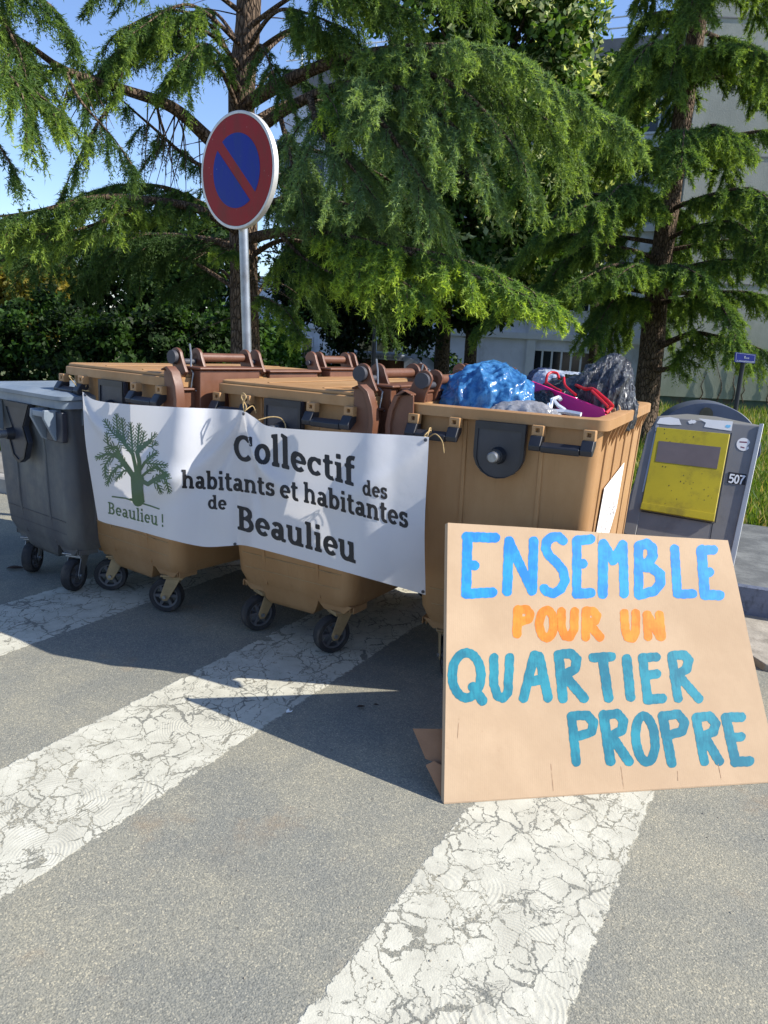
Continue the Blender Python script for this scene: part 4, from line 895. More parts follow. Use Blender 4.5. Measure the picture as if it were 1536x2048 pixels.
rimm = pm('sign_rim', (196, 196, 192), 0.45, 0.1, 8, metal=0.3, dirt=(120, 116, 108), damt=0.4); mb.build('sign_rim', rimm, ps, world=True, smooth='auto')
def sign_col(name, a, b):
    M = NT(name); P_ = M.coord(); sxz = M.new('ShaderNodeSeparateXYZ'); M.l(P_, sxz.inputs[0]); n = M.noise(M.mapping(P_, (1, 1, .3)), 7, 7, 0.75)
    c = M.mix(M.sstep(n, .42, .7), lin(a), lin(b)); spk = M.sstep(M.noise(P_, 46, 3, .6), .70, .76); c = M.mix(M.math('MULTIPLY', spk, .6), c, lin((190, 186, 176))); M.base(c); M.set(Roughness=0.4, Specular_IOR_Level=0.2); return M.m
redm = sign_col('sign_red', (140, 14, 12), (116, 34, 20)); blum = sign_col('sign_blue', (0, 32, 132), (12, 44, 122))
mb = MB(); mb.loft([disc(Rr * .945, .001), disc(Rr * .945, .0075)], True, True); face = mb.build('sign_face', redm, ps, world=True)
rb = Rr * .635; hw = Rr * 0.095; ang = rad(-46)      # slash from upper left to lower right
for sg in (1, -1):
    q = []; dn = Vector((math.sin(-ang) , math.cos(ang), 0)) * sg
    a0 = math.asin(hw / rb)
    pts = [(rb * math.cos(t), rb * math.sin(t)) for t in np.linspace(ang + a0, ang + math.pi - a0, 40)] if sg > 0 else [(rb * math.cos(t), rb * math.sin(t)) for t in np.linspace(ang + math.pi + a0, ang + 2 * math.pi - a0, 40)]
    poly = [ctr + sx_ * x + sy_ * y + nrm * 0.0078 for x, y in pts]; mb = MB(); mb.prism(poly, nrm * 0.0012); mb.build('blue_field', blum, face, world=True)
mb = MB()
for dz in (-.12, .12):
    c = ctr + sy_ * dz - nrm * 0.035; mb.box((-.09, -.012, -.02), (.09, .012, .02), Matrix.Translation(c) @ Matrix.Rotation(math.atan2(sx_.y, sx_.x), 4, 'Z'))
mb.build('clamp', MAT['steel'], ps, world=True)
# ---------------------------------------------------------------- steel collection column 507 and the hood behind it
cst = pm('brushed_steel_panel', (126, 124, 120), 0.42, 0.10, 3, metal=0.1, dirt=(78, 74, 72), dscale=2.5, damt=0.5); cst2 = pm('sunlit_steel_edge', (176, 178, 176), 0.35, 0.1, 5, metal=0.4)  # second steel is a paler copy, sunlight on the edges put into its colour
yel = pm('yellow_painted_flap', (184, 166, 26), 0.5, 0.10, 4, dirt=(122, 108, 34), dscale=5, damt=0.7)
dkslot = pm('slot_plate', (104, 94, 92), 0.5, 0.15, 5)
A0 = at(1312, 834, 4.72); A1 = at(1527, 849, 4.42); wd = (A1 - A0); wd.z = 0; wl = wd.length; wd.normalize(); nd = Vector((wd.y, -wd.x, 0))
if nd.y > 0: nd = -nd
zt = (A0.z + A1.z) / 2; zb = 0.2035; br_ = g(1452, 1190, zb); kick = (br_ - A1).dot(nd); bl_ = Vector((A0.x, A0.y, zb)) + nd * kick; br_ = Vector((A1.x, A1.y, zb)) + nd * kick + wd * 0.0
A0.z = A1.z = zt
mid = (A0 + A1) / 2
ct = thing('collection_column', 'grey steel waste column with a yellow flap and the number 507 to the right of the open bin', 'waste column', (mid.x, mid.y, zb))
def cpnt(u, v, d=0.0):       # u across the front, v from bottom 0 to top 1, d out of the front
    a = bl_ + (br_ - bl_) * u; b = A0 + (A1 - A0) * u; n = (br_ - bl_).cross(A0 - bl_).normalized()
    if n.y > 0: n = -n
    return a * (1 - v) + b * v + n * d
dep = 0.42; mb = MB()
front = [cpnt(-0.09, 0), cpnt(1, 0), cpnt(1, 1), cpnt(0.0, 1)]; backp = [p - nd * dep for p in front]
backp = [Vector((p.x, p.y, p.z)) for p in backp]
for k in (0, 1): backp[k] = backp[k] - nd * kick
for k, s_ in ((0, .1), (1, -.3), (2, -.3), (3, .1)): backp[k] = backp[k] + wd * s_
mb.loft([front, backp]); mb.build('body', cst, ct, world=True, bevel=0.012)
def cuv(px, py):           # photo pixel -> u, v on the front
    n = (br_ - bl_).cross(A0 - bl_).normalized(); p = on_plane(px, py, bl_, n); e1 = (br_ - bl_); v = (p.z - bl_.z) / (A0.z - bl_.z); a = bl_ + (A0 - bl_) * v; return ((p - a).dot(e1) / e1.length_squared, v)
def cplate(name, px, d0, d1, mat, parent, bev=0.0):
    q = [cpnt(*cuv(*p), d0) for p in px]; q2 = [cpnt(*cuv(*p), d1) for p in px]; mb = MB(); mb.loft([q, q2]); return mb.build(name, mat, parent, world=True, bevel=bev)
cplate('edge_strip', [(1519, 849), (1528, 849), (1464, 1150), (1452, 1150)], 0.002, 0.010, cst2, ct, 0.002)
lp = [(1313, 852), (1300, 858), (1293, 866), (1270, 960), (1248, 1066), (1272, 1078), (1282, 1020), (1308, 880)]
cplate('side_fairing', [(1312, 850), (1302, 856), (1294, 868), (1270, 960), (1247, 1066), (1270, 1078), (1281, 1020), (1310, 862)], -0.03, 0.004, cst, ct, 0.004)
cplate('frame_edge', [(1313, 850), (1317, 852), (1287, 985), (1284, 985)], 0.003, 0.008, cst2, ct)
fl = cplate('flap', [(1314, 856), (1460, 870), (1428, 1044), (1282, 1018)], 0.001, 0.012, yel, ct, 0.003)
cplate('slot_plate', [(1318, 884), (1442, 897), (1434, 940), (1311, 925)], 0.0121, 0.0135, dkslot, fl)
cplate('flap_lip', [(1284, 1008), (1431, 1031), (1428, 1046), (1281, 1021)], 0.0125, 0.022, yel, fl, 0.002)
mb = MB(); rr = random.Random(3)
for k in range(46):
    u, v = cuv(rr.uniform(1300, 1430), rr.uniform(850, 1010)); s = rr.uniform(.001, .0032)
    q = [cpnt(u + s * math.cos(a) / wl, v + s * rr.uniform(.8, 2.5) * math.sin(a), .0126) for a in np.linspace(0, 5.2, 6)]; 
    if not (cuv(1318, 884)[1] > v > cuv(1434, 940)[1]): mb.add(q, [tuple(range(6))])
mb.build('paint_chip', MAT['black'], fl, world=True)
def line_px(pts, w):  # thin dark joint
    mb = MB()
    for (a, b) in zip(pts[:-1], pts[1:]):
        (x0, y0), (x1, y1) = a, b; L = math.hypot(x1 - x0, y1 - y0); nx, ny = -(y1 - y0) / L * w / 2, (x1 - x0) / L * w / 2
        mb.add([cpnt(*cuv(x, y), .0012) for x, y in ((x0 - nx, y0 - ny), (x1 - nx, y1 - ny), (x1 + nx, y1 + ny), (x0 + nx, y0 + ny))], [(0, 1, 2, 3)])
    return mb
mb = line_px([(1279, 1021), (1271, 1078)], 1.5); m2 = line_px([(1425, 1048), (1419, 1085)], 1.8); mb.add(m2.v, m2.f); m3 = line_px([(1463, 866), (1430, 1046)], 2.2); mb.add(m3.v, m3.f); m4 = line_px([(1282, 1022), (1427, 1047)], 1.6); mb.add(m4.v, m4.f); mb.build('panel_joint', MAT['black'], ct, world=True)
np_ = cplate('number_plate', [(1457, 944), (1493, 949), (1490, 970), (1454, 966)], 0.001, 0.003, MAT['ink'], ct)
# digits 5 0 7
bx = MB(); bx.add([cpnt(0, 0, .0), cpnt(1, 0, .0), cpnt(1, 1, .0), cpnt(0, 1, .0)], [(0, 1, 2, 3)])
bvc = BVHTree.FromPolygons([Vector(v) for v in bx.v], bx.f); d = Decal(bvc, 0.0036)
def dg(o, pts): return [(o[0] + x - 0.20 * (y) * 1.0, o[1] + y + 0.13 * x) for x, y in pts]
for k, (o, sts) in enumerate((((1460.5, 949.5), [[(8, 0), (1.2, 0), (0.8, 7), (5, 6), (8, 9), (7.5, 13), (4.5, 15.5), (0.5, 14.5)]]), ((1471, 951), [[(4 + 3.6 * math.cos(a), 7.7 + 7.6 * math.sin(a)) for a in np.linspace(0, 6.3, 20)]]), ((1481.5, 952.3), [[(0, 0), (8, 0), (3.6, 8), (2.5, 15.4)]]))):
    d.strokes([(dg(o, s_), 3.0) for s_ in sts], 0.5, 0.0, k)
d.build('digits', MAT['white'], np_)
def blob_px(cx, cy, rx, ry, seed, n=22):
    r = random.Random(seed); return [(cx + rx * math.cos(a) * r.uniform(.75, 1.1), cy + ry * math.sin(a) * r.uniform(.7, 1.15)) for a in np.linspace(0, 2 * math.pi, n, endpoint=False)]
mb = MB()
for pts in ([(1320, 836), (1340, 834), (1358, 838), (1363, 850), (1340, 850), (1313, 847)], blob_px(1384, 844, 9, 4, 2), [(1397, 837), (1425, 840), (1466, 843), (1463, 862), (1440, 859), (1408, 854), (1412, 846)]): mb.add([cpnt(*cuv(*p), .0016) for p in pts], [tuple(range(len(pts)))])
mb.build('torn_sticker', MAT['paper'], ct, world=True, label='torn remains of a white sticker along the top edge')
mb = MB(); mb.add([cpnt(*cuv(*p), .0022) for p in blob_px(1456, 853, 6, 3.4, 8)], [tuple(range(22))]); mb.build('sticker_print', pm('blue_print', (120, 190, 220), .6), ct, world=True)
arcp = [(1487 + 14 * math.cos(a), 889 + 13 * math.sin(a)) for a in np.linspace(-0.3, -5.6, 20)] ; inn = [(1497, 893), (1491, 896), (1490, 899)]
mb = MB(); mb.add([cpnt(*cuv(*p), .0016) for p in arcp + inn], [tuple(range(len(arcp + inn)))]); rs = mb.build('round_sticker', MAT['paper'], ct, world=True)
mb = MB()
for a, b in (((1479, 884), (1494, 885)), ((1481, 894), (1489, 896))): mb.add([cpnt(*cuv(*p), .002) for p in ((a[0], a[1] - 1.2), (b[0], b[1] - 1.2), (b[0], b[1] + 1.4), (a[0], a[1] + 1.4))], [(0, 1, 2, 3)])
mb.build('sticker_print', pm('maroon_print', (120, 60, 78), .6), rs, world=True)
# hood behind
hood = thing('steel_hood', 'arched grey steel hood with a dark round opening behind the 507 column', 'waste column', tuple(g(1420, 1000, 0.2)))
Yh = 5.45; cH = at(1408, 900, Yh); rH = (at(1417, 806, Yh) - cH).length; wH = (at(1530, 900, Yh) - at(1300, 900, Yh)).length / 2
q = [Vector((cH.x + wH * 0.86 * math.cos(a), Yh - 0.28 * math.cos(a) * wH, cH.z + rH * math.sin(a))) for a in np.linspace(0, math.pi, 40)]
q = [Vector((q[0].x - .34, q[0].y, 0.2))] + q + [Vector((q[-1].x, q[-1].y, 0.2))]; hm = pm('blue_grey_steel', (92, 98, 112), 0.45, 0.15, 3, metal=0.3, dirt=(70, 70, 74), damt=0.5)
mb = MB(); mb.prism(q, Vector((0.1, 0.36, 0))); mb.build('body', hm, hood, world=True, bevel=0.006)
mb = MB(); c = at(1412, 829, Yh - 0.012); qq = [c + Vector((0.042 * math.cos(a), -.012 * math.cos(a), 0.05 * math.sin(a))) for a in np.linspace(0, 2 * math.pi, 24, endpoint=False)]; mb.prism(qq, Vector((0, -0.006, 0))); mb.build('opening', pm('dark_opening', (84, 80, 64), .8, .3), hood, world=True)  # flat disc, the darkness of the hole is put into its colour
# ---------------------------------------------------------------- rubbish in the open bin
Mb = mwof(binD)
def bag(name, label, ctr, size, mat, seed, spikes=6, flat=0.5, res=5, rot=0.0, knot=None):
    bm = bmesh.new(); bmesh.ops.create_icosphere(bm, subdivisions=res, radius=1.0); r = random.Random(seed); P = [Vector((r.gauss(0, 1), r.gauss(0, 1), r.gauss(0, 1))).normalized() for _ in range(26)]; A = [r.uniform(-.14, .16) for _ in P]
    cr_ = [(Vector((r.gauss(0, 1), r.gauss(0, 1), r.gauss(0, .4))).normalized(), r.uniform(2.5, 6), r.uniform(0, 6), r.uniform(.015, .04)) for _ in range(6)]
    kd = Vector(knot).normalized() if knot else None
    ax_ = kd or Vector((r.uniform(-.6, .6), r.uniform(-.2, .8), 1)).normalized(); az0 = ax_.orthogonal().normalized(); ay_ = ax_.cross(az0); pl_ = [(r.choice((3.5, 5, 6.5, 8, 11)), r.uniform(0, 6), r.uniform(.02, .055)) for _ in range(5)]
    for v in bm.verts:
        n = v.co.normalized(); k = 1.0
        for p, a in zip(P, A): k += a * math.exp(-((n - p).length / 0.42) ** 2)
        c_ = n.dot(ax_); az_ = math.atan2(n.dot(ay_), n.dot(az0)); fade = min(1, 2.2 * (1 - c_ * c_))
        for f, ph, a in pl_:                                        # pleats running from the neck
            w = abs(math.sin(f * az_ + ph + 1.3 * math.sin(3 * c_ + ph))); k += fade * (a * (1 - w) ** 2 * 1.6 - a * .5)
        q_ = (n - ax_ * (c_ * .55)) * 3.1 + Vector((seed, 0, 0)); k += .05 * (1 - min(1, 2.2 * abs(mnoise.noise(q_)))) ** 2 + .026 * (1 - min(1, 2.6 * abs(mnoise.noise(q_ * 2.1)))) ** 2 + .012 * (1 - min(1, 2.6 * abs(mnoise.noise(q_ * 4.6)))) ** 2
        co = n * k
        if kd:                                                     # gathered towards the tied neck
            c = n.dot(kd)
            if c > .55:
                t = (c - .55) / .45; co += kd * (t ** 3) * .22; az = math.atan2(n.cross(kd).x, n.cross(kd).y); co *= 1 + .05 * t * math.sin(14 * az)
        if co.z < -flat: co.z = -flat + (co.z + flat) * .15
        v.co = co
    me = bpy.data.meshes.new(name); bm.to_mesh(me); bm.free()
    for p in me.polygons: p.use_smooth = True
    me.materials.append(mat); o = bpy.data.objects.new(name, me); col.objects.link(o); o.location = ctr; o.scale = size; o.rotation_euler = (0, 0, rot); tag(o, label, 'rubbish bag', 'rubbish bags in the open bin'); return o
zr_ = 1.167
def dl(x, y, z): return Mb @ Vector((x, y, z))
MAT['bagblue'] = bag_mat('blue_bin_liner', (34, 88, 146), (84, 150, 202), 0.26, 0.25); MAT['bagblack'] = bag_mat('black_bin_liner', (20, 21, 25), (38, 40, 46), 0.16); MAT['bagsmoke'] = bag_mat('smoky_bin_liner', (40, 42, 46), (84, 86, 90), 0.12, fine=0.6); MAT['bagclear'] = bag_mat('clear_plastic_film', (150, 152, 156), (190, 190, 194), 0.12, 0.35, 0.62); MAT['bagred'] = bag_mat('dark_red_bag', (88, 18, 30), (122, 30, 44), 0.4); MAT['bagwhite'] = bag_mat('silver_white_bag', (150, 160, 176), (206, 214, 226), 0.2, 0.2); MAT['bagtan'] = bag_mat('tan_paper_bag', (150, 118, 82), (172, 140, 102), 0.7); MAT['bagnavy'] = bag_mat('navy_bag', (28, 34, 62), (44, 52, 88), 0.3)
bag('rubbish_bag', 'big glossy blue rubbish bag bulging over the front of the open bin', dl(-.165, .32, 1.15), (.215, .225, .185), MAT['bagblue'], 4, rot=.3, flat=.35, res=6)
bag('rubbish_bag', 'dark red bag peeping out behind the blue rubbish bag', dl(-.27, .62, 1.19), (.12, .10, .11), MAT['bagred'], 9, flat=.4)
bag('rubbish_bag', 'crumpled clear plastic bag between the blue bag and the pink board', dl(.04, .13, 1.125), (.15, .08, .085), MAT['bagclear'], 12, rot=-.1, flat=.3)
bag('rubbish_bag', 'tall smoky black rubbish bag standing at the right side of the open bin', dl(.24, .72, 1.16), (.14, .22, .19), MAT['bagsmoke'], 21, rot=-.2, flat=.4, knot=(.5, .1, 1), res=6)
bag('rubbish_bag', 'wrinkled black rubbish bag lying in the middle of the heap', dl(.12, .70, 1.18), (.17, .2, .12), MAT['bagblack'], 31, flat=.4)
bag('rubbish_bag', 'silvery white crumpled bag on top of the heap', dl(.03, .80, 1.255), (.13, .11, .07), MAT['bagwhite'], 17, flat=.5)
bag('rubbish_bag', 'shiny navy bag at the back of the heap', dl(-.06, .88, 1.22), (.12, .12, .10), MAT['bagnavy'], 19, flat=.5)
bag('rubbish_bag', 'small striped black bag under the red handles', dl(.085, .50, 1.15), (.13, .10, .10), MAT['bagblack'], 41, flat=.5)
bag('rubbish_bag', 'tan paper bag squeezed against the right rim of the open bin', dl(.265, .66, 1.13), (.06, .16, .13), MAT['bagtan'], 51, flat=.5)
mb = MB(); pk = pm('magenta_plastic', (226, 22, 122), 0.4, 0.08, 6)
q = [at(1062, 762, 3.45), at(1205, 818, 3.08), at(1212, 832, 3.08), at(1190, 842, 3.10), at(1120, 822, 3.25), at(1070, 795, 3.45)]
mb.prism(q, Vector((0.012, 0.02, 0))); tag(mb.build('pink_board', pk, bevel=0.003), 'bright magenta plastic board lying slanted on the rubbish', 'board')
mb = MB(); cap = [at(1208, 824, 3.07), at(1217, 820, 3.1), at(1212, 812, 3.2), at(1090, 762, 3.5)]
rd = pm('red_cord', (196, 24, 34), 0.35, 0.1, 9); mb = MB()
for pts, r_ in (([(1092, 768, 3.4), (1094, 752, 3.4), (1102, 745, 3.42), (1114, 747, 3.42), (1118, 757, 3.4)], .006), ([(1128, 755, 3.38), (1130, 770, 3.33), (1142, 782, 3.28), (1152, 790, 3.25)], .005), ([(1152, 770, 3.4), (1170, 778, 3.3), (1186, 778, 3.22), (1204, 792, 3.15), (1222, 808, 3.08), (1224, 814, 3.08), (1212, 826, 3.06)], .007), ([(1184, 782, 3.2), (1198, 796, 3.12), (1216, 814, 3.06)], .006), ([(1094, 766, 3.36), (1110, 776, 3.3), (1122, 782, 3.27)], .005)):
    P_ = [at(x, y, Y) for x, y, Y in pts]; mb.tube([cr_spline(P_, k / 24) for k in range(25)], r_, 8)
tag(mb.build('red_straps', rd, smooth='auto'), 'tangled red bag handles lying over the black bags', 'straps')
mb = MB(); wp = pm('white_plastic_scrap', (222, 224, 226), 0.35, 0.05, 9)
for pts, w in (([(1102, 800, 3.13), (1118, 794, 3.14), (1122, 800, 3.13)], .016), ([(1100, 818, 3.1), (1106, 798, 3.13), (1118, 812, 3.1), (1130, 820, 3.07)], .014), ([(1098, 822, 3.08), (1130, 823, 3.06), (1162, 829, 3.02)], .018), ([(1098, 808, 3.12), (1098, 822, 3.08)], .014)):
    P_ = [at(x, y, Y) for x, y, Y in pts]
    for a, b in zip(P_[:-1], P_[1:]): mb.tube([a, b], w * .55, 5)
tag(mb.build('plastic_scrap', wp), 'white plastic frame scrap lying against the front rim of the open bin', 'plastic scrap')
# ---------------------------------------------------------------- litter on the road
mb = MB(); c = g(577, 1424, .006); mb.add([c + Vector(p) for p in ((-.008, -.006, 0), (.012, -.004, .003), (.016, .006, .006), (.004, .004, .002), (-.002, .014, .007), (-.01, .006, .002))], [(0, 1, 2, 3), (0, 3, 4, 5)]); tag(mb.build('paper_scrap', MAT['paper']), 'tiny white paper scrap on the shaded asphalt in front of the bins', 'litter')
lf = pm('dead_leaf', (58, 40, 28), 0.8, .3, 20)
for (px, py, a, s, lb) in ((722, 1415, .3, .017, 'dark curled dead leaf on the shaded asphalt left of the cardboard sign'), (752, 1411, .1, .011, 'small pale brown dead leaf just right of the darker one'), (30, 1138, .2, .05, 'dark leaf patch lying in front of the grey bin')):
    c = g(px, py, .005); mb = MB(); R_ = Matrix.Rotation(a, 3, 'Z'); n = 14
    ring = [c + R_ @ Vector((s * math.cos(t), s * .42 * math.sin(t) * (1 + .25 * math.cos(3 * t)), .004 + .01 * s / .017 * .4 * math.sin(t) ** 2)) for t in np.linspace(0, 2 * math.pi, n, endpoint=False)]
    mb.add([c + Vector((0, 0, .002))] + ring, [(0, 1 + k, 1 + (k + 1) % n) for k in range(n)]); tag(mb.build('dead_leaf', lf), lb, 'leaf')
# ---------------------------------------------------------------- van, car, lamp posts and street plate far behind
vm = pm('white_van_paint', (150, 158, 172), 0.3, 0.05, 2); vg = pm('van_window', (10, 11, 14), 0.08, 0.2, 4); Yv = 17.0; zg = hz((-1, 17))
van = thing('van', 'white van parked before the apartment block, seen over the brown bin hinges', 'van', (at(760, 740, Yv).x, Yv, zg))
def vz(px, py, dy=0.0): return at(px, py, Yv + dy)
prof = [(700, 770), (700, 752), (703, 735), (705, 716), (708, 706), (716, 703), (760, 705), (800, 709), (822, 714), (838, 722), (852, 735), (870, 748), (890, 756), (904, 764), (910, 776)]
side = [vz(*p) for p in prof]; zlow = zg + 0.28; side = side + [Vector((side[-1].x, Yv, zlow)), Vector((side[0].x, Yv, zlow))]
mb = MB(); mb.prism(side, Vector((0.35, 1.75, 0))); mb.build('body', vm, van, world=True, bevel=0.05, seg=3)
mb = MB()
for q in ([(718, 716), (808, 722), (808, 740), (718, 740)], [(819, 727), (836, 731), (852, 747), (819, 747)]): mb.prism([vz(*p, -.004) for p in q], Vector((0, -0.006, 0)))
mb.build('side_window', vg, van, world=True)
for px in (735, 880):
    c = vz(px, 775); mb = MB(); mb.tube([(c.x, Yv - .01, zg + .33), (c.x, Yv + .2, zg + .33)], 0.33, 24); mb.build('wheel', MAT['rubber'], van, world=True, smooth='auto')
bxv = BVHTree.FromPolygons([vz(690, 690), vz(900, 690), vz(900, 790), vz(690, 790)], [(0, 1, 2, 3)]); d = Decal(bxv, 0.006); rr = random.Random(2)
x = 720.0
while x < 808:                                     # the illegible lettering along the roof: short upright marks
    y = 711 + (x - 720) * .075
    if rr.random() > .12: d.strokes([([(x, y + 2), (x + .3, y - 2.2)], .9), ([(x, y - .4), (x + 1.8, y + rr.uniform(-1.6, 1.6))], .8)], .5, 0, int(x))
    x += rr.uniform(2.6, 4.4)
d.build('faded_lettering', pm('van_lettering', (48, 56, 76), .5), van)
car = thing('parked_car', 'low dark parked car in front of the white van, mostly hidden by the bins', 'car', (at(700, 760, 15).x, 15.0, hz((-1, 15))))
zc = hz((-1, 15)); x0 = at(676, 760, 15).x
pr_ = [(0, .25), (0.02, .7), (.25, .82), (.75, .9), (1.25, 1.33), (1.7, 1.42), (2.6, 1.40), (3.2, 1.0), (3.9, .9), (4.1, .6), (4.1, .25)]
mb = MB(); mb.prism([Vector((x0 - 2.6 + px, 15.0, zc + z)) for px, z in pr_], Vector((0, 1.5, 0))); mb.build('body', pm('dark_car_paint', (30, 32, 44), .25, .1, 3), car, world=True, bevel=.06, seg=3)
mb = MB(); mb.prism([Vector((x0 - 2.6 + px, 14.995, zc + z)) for px, z in ((1.05, .95), (1.35, 1.28), (2.5, 1.3), (2.95, .98))], Vector((0, -.008, 0))); mb.build('side_window', pm('car_glass', (70, 110, 140), .05, .4, 6), car, world=True)
for cx_ in (.75, 3.2):
    mb = MB(); mb.tube([(x0 - 2.6 + cx_, 14.98, zc + .3), (x0 - 2.6 + cx_, 15.2, zc + .3)], .3, 20); mb.build('wheel', MAT['rubber'], car, world=True, smooth='auto')
for k, (px, py, Y, lb) in enumerate(((750, 650, 14.0, 'thin dark lamp post standing in front of the white van'), (1229, 612, 15.5, 'dark lamp post just left of the right cedar trunk'))):
    p = at(px, py, Y); zg_ = hz((p.x, p.y)); lpst = thing('lamp_post', lb, 'lamp post', (p.x, p.y, zg_))
    mb = MB(); mb.tube([(p.x, p.y, zg_), (p.x, p.y, zg_ + .8), (p.x, p.y, p.z)], [.06, .045, .035], 10); mb.build('post', MAT['black'], lpst, world=True, smooth='auto')
    mb = MB(); mb.tube([(p.x, p.y, p.z), (p.x, p.y, p.z + .03), (p.x + .02, p.y, p.z + .08), (p.x, p.y, p.z + .1)], [.05, .16, .17, .02], 14); mb.build('lamp_head', MAT['black'], lpst, world=True, smooth='auto')
Yp = 10.6; tp = at(1489, 716, Yp); bt = at(1473, 815, Yp); sp_ = thing('street_name_sign', 'small blue street name plate on a dark post on the grass at the right', 'street sign', (bt.x, Yp, hz((bt.x, Yp))))
mb = MB(); mb.tube([(bt.x - .02, Yp, 0.1), tp + Vector((0, 0.02, .05))], .03, 10); mb.build('post', MAT['black'], sp_, world=True, smooth='auto')
q = [at(x, y, Yp - .04) for x, y in ((1471, 704), (1512, 709), (1510, 727), (1469, 724))]; mb = MB(); mb.prism(q, Vector((0, .02, 0)))
blp = pm('blue_enamel', (34, 46, 140), .35, .08, 6); pl = mb.build('plate', blp, sp_, world=True)
bxs = BVHTree.FromPolygons(q, [(0, 1, 2, 3)]); d = Decal(bxs, .003)
d.strokes([([(1489, 717), (1489, 712.5), (1491, 712.5), (1491, 714.6), (1489, 714.8), (1491.4, 717.2)], .7)], .35, 0); d.strokes([([(1492.6, 714.8), (1492.8, 717.2), (1494.4, 717.4), (1494.4, 715)], .6)], .35, 0); d.strokes([([(1495.8, 716.4), (1498, 716.4), (1497.2, 715), (1495.8, 715.6), (1496, 717.4), (1498, 717.6)], .5)], .35, 0)
x = 1474.0
while x < 1507:
    y = 721.2 + (x - 1474) * .08; d.strokes([([(x, y - 1.2), (x + .2, y + 1.1)], .6), ([(x, y), (x + 1.3, y + rr.uniform(-.9, .9))], .55)], .4, 0, int(x)); x += rr.choice((2.0, 2.2, 2.0, 3.6))
for a, b in (((1473, 706), (1510, 710.5)), ((1471.5, 722.6), (1508.5, 725.6)), ((1473, 706), (1471.5, 722.6)), ((1510, 710.5), (1508.5, 725.6))): d.strokes([([a, b], .5)], .4, 0)
d.build('white_lettering', MAT['white'], pl)
